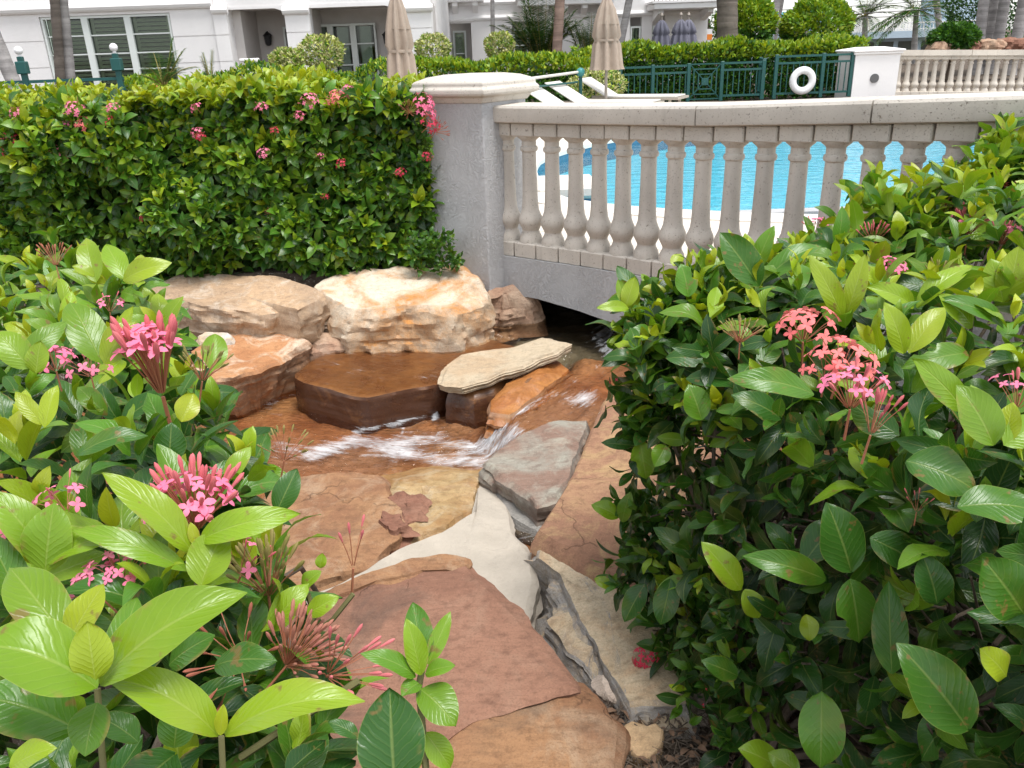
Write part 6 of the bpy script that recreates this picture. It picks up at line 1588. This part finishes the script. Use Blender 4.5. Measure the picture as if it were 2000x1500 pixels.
palm('thin grey palm trunk beside the corner of the nearer building', (866, 120), (861, 0), 24, .05, 'palm', 7, seed=4); palm('thin grey palm trunk before the far wing, right of its porch', (964, 90), (960, 0), 24, .06, 'palm', 7, seed=5)
palm('reddish-brown palm trunk beside the bushy palm clump', (1086, 100), (1090, 0), 22, .125, 'palmr', 7.5, seed=6); palm('grey palm trunk leaning right, beside the dark-poled parasol', (1208, 85), (1226, 0), 23, .10, 'palm', 7.5, seed=7)
palm('thick dark palm trunk behind the pool fence hedge', (1418, 90), (1420, 0), 20.8, .25, 'palmd', 7.5, seed=8)
for k, (b_, tp, y_, r_, lab) in enumerate([((1492, 70), (1518, 0), 30, .14, 'grey trunk leaning right between the two clipped trees'), ((1515, 70), (1530, 0), 31, .06, 'thin trunk close to the leaning grey trunk'), ((1578, 15), (1580, 0), 32, .16, 'trunk rising behind the domed clipped tree'), ((1446, 10), (1452, 0), 30, .12, 'trunk seen just right of the thick dark palm'), ((1835, 55), (1828, 0), 40, .14, 'trunk in front of the pale blue tower')]):
    palm(lab, b_, tp, y_, r_, 'palm', 8, seed=20 + k)
for k, (px, y_, lab) in enumerate([(1915, 27, 'leftmost grey trunk of the group at the top right'), (1932, 27.5, 'second grey trunk of the group at the top right'), (1948, 27, 'third grey trunk of the group at the top right'), (1985, 26, 'rightmost grey trunk of the group at the top right')]):
    palm(lab, (px, 70), (px + 6 + 3 * k, 0), y_, .16, 'palm', 6, seed=30 + k)
for k, (px, py, y_, L, lab) in enumerate([(1690, 30, 36, 1.7, 'ragged palm crown above the pale blue deck, left'), (1790, 20, 38, 2.2, 'ragged palm crown above the pale blue deck, right')]):
    c = aty(px, py, y_); frond_plant('palm_tree', lab, 'palm', tuple(c), 26, L, (-.4, 1.2), 60 + k, (.5, .9), .1)
    o = [q for q in COL.objects if q.get('label') == lab][0]; m = MB(); m.tube([(c[0] + .2, c[1], G0), tuple(c)], [.14, .1], 10); m.build('trunk', M['palm'], o, True)
c = aty(1930, 40, 29); mass('broadleaf_tree', 'dense dark foliage behind the grey trunks at the top right', 'tree', dome((c[0] + .6, c[1], c[2] + .3), 2.0, 1.2, 1.4), 7000, .12, lambda p, n, r: (.5, 1.0), None, (c[0], c[1], G0), seed=31, stem=[((c[0], c[1], G0), tuple(c), .12)])
c = aty(1300, 40, 33); mass('broadleaf_tree', 'green tree seen past the far balcony', 'tree', dome((c[0] + 1.6, c[1], c[2] + .6), .9, .9, 1.6), 3000, .12, lambda p, n, r: (.4, .95), None, (c[0] + 1.6, c[1], G0), seed=32, stem=[((c[0] + 1.6, c[1], G0), (c[0] + 1.6, c[1], c[2]), .1)])

# ------------------------------------------------------------------ background: small things on the right, pale blue building, wires
def blue_house():
    Y = 45.0; t = empty('motel_building', (20, Y, G0), 'pale blue low building with a white-railed roof deck far at the top right', 'building')
    def W(nm, x0, x1, y0, y1, z0, z1, mat='bluewall', par=t): b = MB(); b.box(x0, x1, y0, y1, z0, z1); return b.build(nm, M[mat], par)
    W('wall', 14.5, 24, Y, Y + 6, -.5, 1.35); W('roof_deck', 14.3, 24.2, Y - .8, Y + 6.1, 1.36, 1.68)
    for a in (18.3, 19.3, 20.3, 21.5, 22.6): w0 = W('window', a, a + .75, Y - .03, Y + .02, .6, 1.2, 'glassdark'); W('sill', a - .05, a + .8, Y - .06, Y - .031, .54, .6, 'white', w0)
    b = MB(); b.box(14.4, 24.1, Y - .75, Y - .70, 2.02, 2.08); b.box(14.4, 24.1, Y - .75, Y - .70, 1.74, 1.78); x = 14.4
    while x < 24: b.box(x, x + .035, Y - .74, Y - .71, 1.69, 2.03); x += .16
    b.build('railing', M['white'], t); W('tower', 22.6, 24.6, Y + .5, Y + 3, 1.70, 5.5)
    W('upper_storey', 14.5, 17.0, Y + 1, Y + 4, 1.70, 2.6); 
    W('awning', 14.0, 17.3, Y - .2, Y + 4.2, 2.61, 2.75, 'plaster')
blue_house()
for k, (a, b_) in enumerate([((1380, 32), (2000, -8)), ((1460, 30), (2000, 8)), ((1300, 18), (1850, -12))]):
    p, q = aty(*a, 34), aty(*b_, 34); p = p + (p - q) * .6; q = q + (q - p) * .4; m = MB()
    m.tube([p + (q - p) * f + np.array([0, 0, -.25 * math.sin(f * math.pi)]) for f in np.linspace(0, 1, 14)], .014, 5); o = m.build('overhead_wire', M['black'], None, True, 60, p)
    tag(o, ['thick overhead wire crossing the sky at the top right', 'overhead wire running lowest behind the clipped trees', 'overhead wire running highest across the sky'][k], 'wire')
r5 = random.Random(5)
for k in range(6):
    x = 11.7 + k * .6; z = 1.28 + r5.uniform(-.02, .05)
    rock('stone', ['leftmost red garden stone above the far balustrade', 'second red garden stone from the left above the far balustrade', 'third red garden stone from the left above the far balustrade', 'fourth red garden stone above the far balustrade', 'fifth red garden stone above the far balustrade', 'red garden stone at the right edge above the far balustrade'][k],
         [(x, 23.6, z), (x + .3, 23.5, z + .03), (x + .56, 23.6, z), (x + .55, 24.1, z + .05), (x + .25, 24.3, z + .05), (x + .02, 24.1, z)], .9, RM['crumb'] if k % 2 else RM['pink'], amp=.05, jag=.06, seed=70 + k, P=50, R=6, S=8, group='red garden stones')
def sign():
    c = aty(1379, 78, 31); t = empty('site_sign', (c[0], c[1], G0), 'small white and orange sign past the far balcony', 'sign')
    m = MB(); m.box(c[0] - .2, c[0] + .2, c[1] - .02, c[1] + .02, c[2] - .15, c[2] + .35); m.build('panel', M['white'], t)
    m = MB(); m.box(c[0] - .2, c[0] + .2, c[1] - .03, c[1] - .022, c[2] + .0, c[2] + .18); m.build('orange_band', m_plain('orange_paint', (.8, .25, .04), .5), t)
    m = MB(); m.tube([(c[0], c[1] + .05, G0), (c[0], c[1] + .05, c[2] + .3)], .03, 8); m.build('post', M['white'], t)
sign()
def low_pier():
    c = aty(487, 116, 17.5); t = empty('garden_pier', (c[0], c[1], G0), 'small white capped pier with a low wall before the porch door', 'pier')
    m = MB(); m.box(c[0] - .12, c[0] + .12, c[1] - .12, c[1] + .12, G0, c[2] - .04); m.build('shaft', M['house'], t)
    m = MB(); m.box(c[0] - .16, c[0] + .16, c[1] - .16, c[1] + .16, c[2] - .039, c[2] + .02, .015); m.build('cap', M['trim'], t)
    m = MB(); m.box(c[0] + .121, c[0] + .9, c[1] - .08, c[1] + .08, G0, c[2] - .12); m.build('low_wall', M['house'], t)
low_pier()
# ------------------------------------------------------------------ litter on the soil under the right bush
def litter():
    r = np.random.default_rng(77); V = []; F = []
    m1, m2 = MB(), MB()
    for _ in range(900):
        px, py = r.uniform(1180, 1560), r.uniform(1375, 1520); p = atz(px, py, -.10 + r.uniform(-.01, .02)); a = r.uniform(0, 6.28); l = r.uniform(.012, .05); d = np.array([math.cos(a), math.sin(a), r.normal() * .25]) * l
        m1.tube([p - d / 2, p + d / 2 + r.normal(size=3) * .003], r.uniform(.0008, .0022), 4)
    o = m1.build('twig_litter', M['bark']); o['kind'] = 'stuff'; tag(o, 'dry twigs and mulch strewn at the foot of the right bush', 'mulch')
    P = []; D_ = []; N_ = []
    for _ in range(160):
        px, py = r.uniform(1190, 1560), r.uniform(1370, 1520); P.append(atz(px, py, -.09)); a = r.uniform(0, 6.28); D_.append((math.cos(a), math.sin(a), .2 * r.normal())); N_.append(np.array([0, 0, 1]) + .5 * r.normal(size=3))
    P, D_, N_ = np.array(P), unit(np.array(D_)), np.array(N_); N_ = unit(N_ - (N_ * D_).sum(1, keepdims=True) * D_)
    e = empty('dry_leaves', (0.4, 1.6, -.1), 'brown curled dead leaves lying on the mulch under the right bush', 'leaf litter')
    b = bake('dead_leaves', P, D_, N_, r.uniform(.015, .045, 160), np.full(160, .5), TSM, m_plain('dead_leaf', (.20, .12, .075), .8, .5, 40), e, 3)
litter()
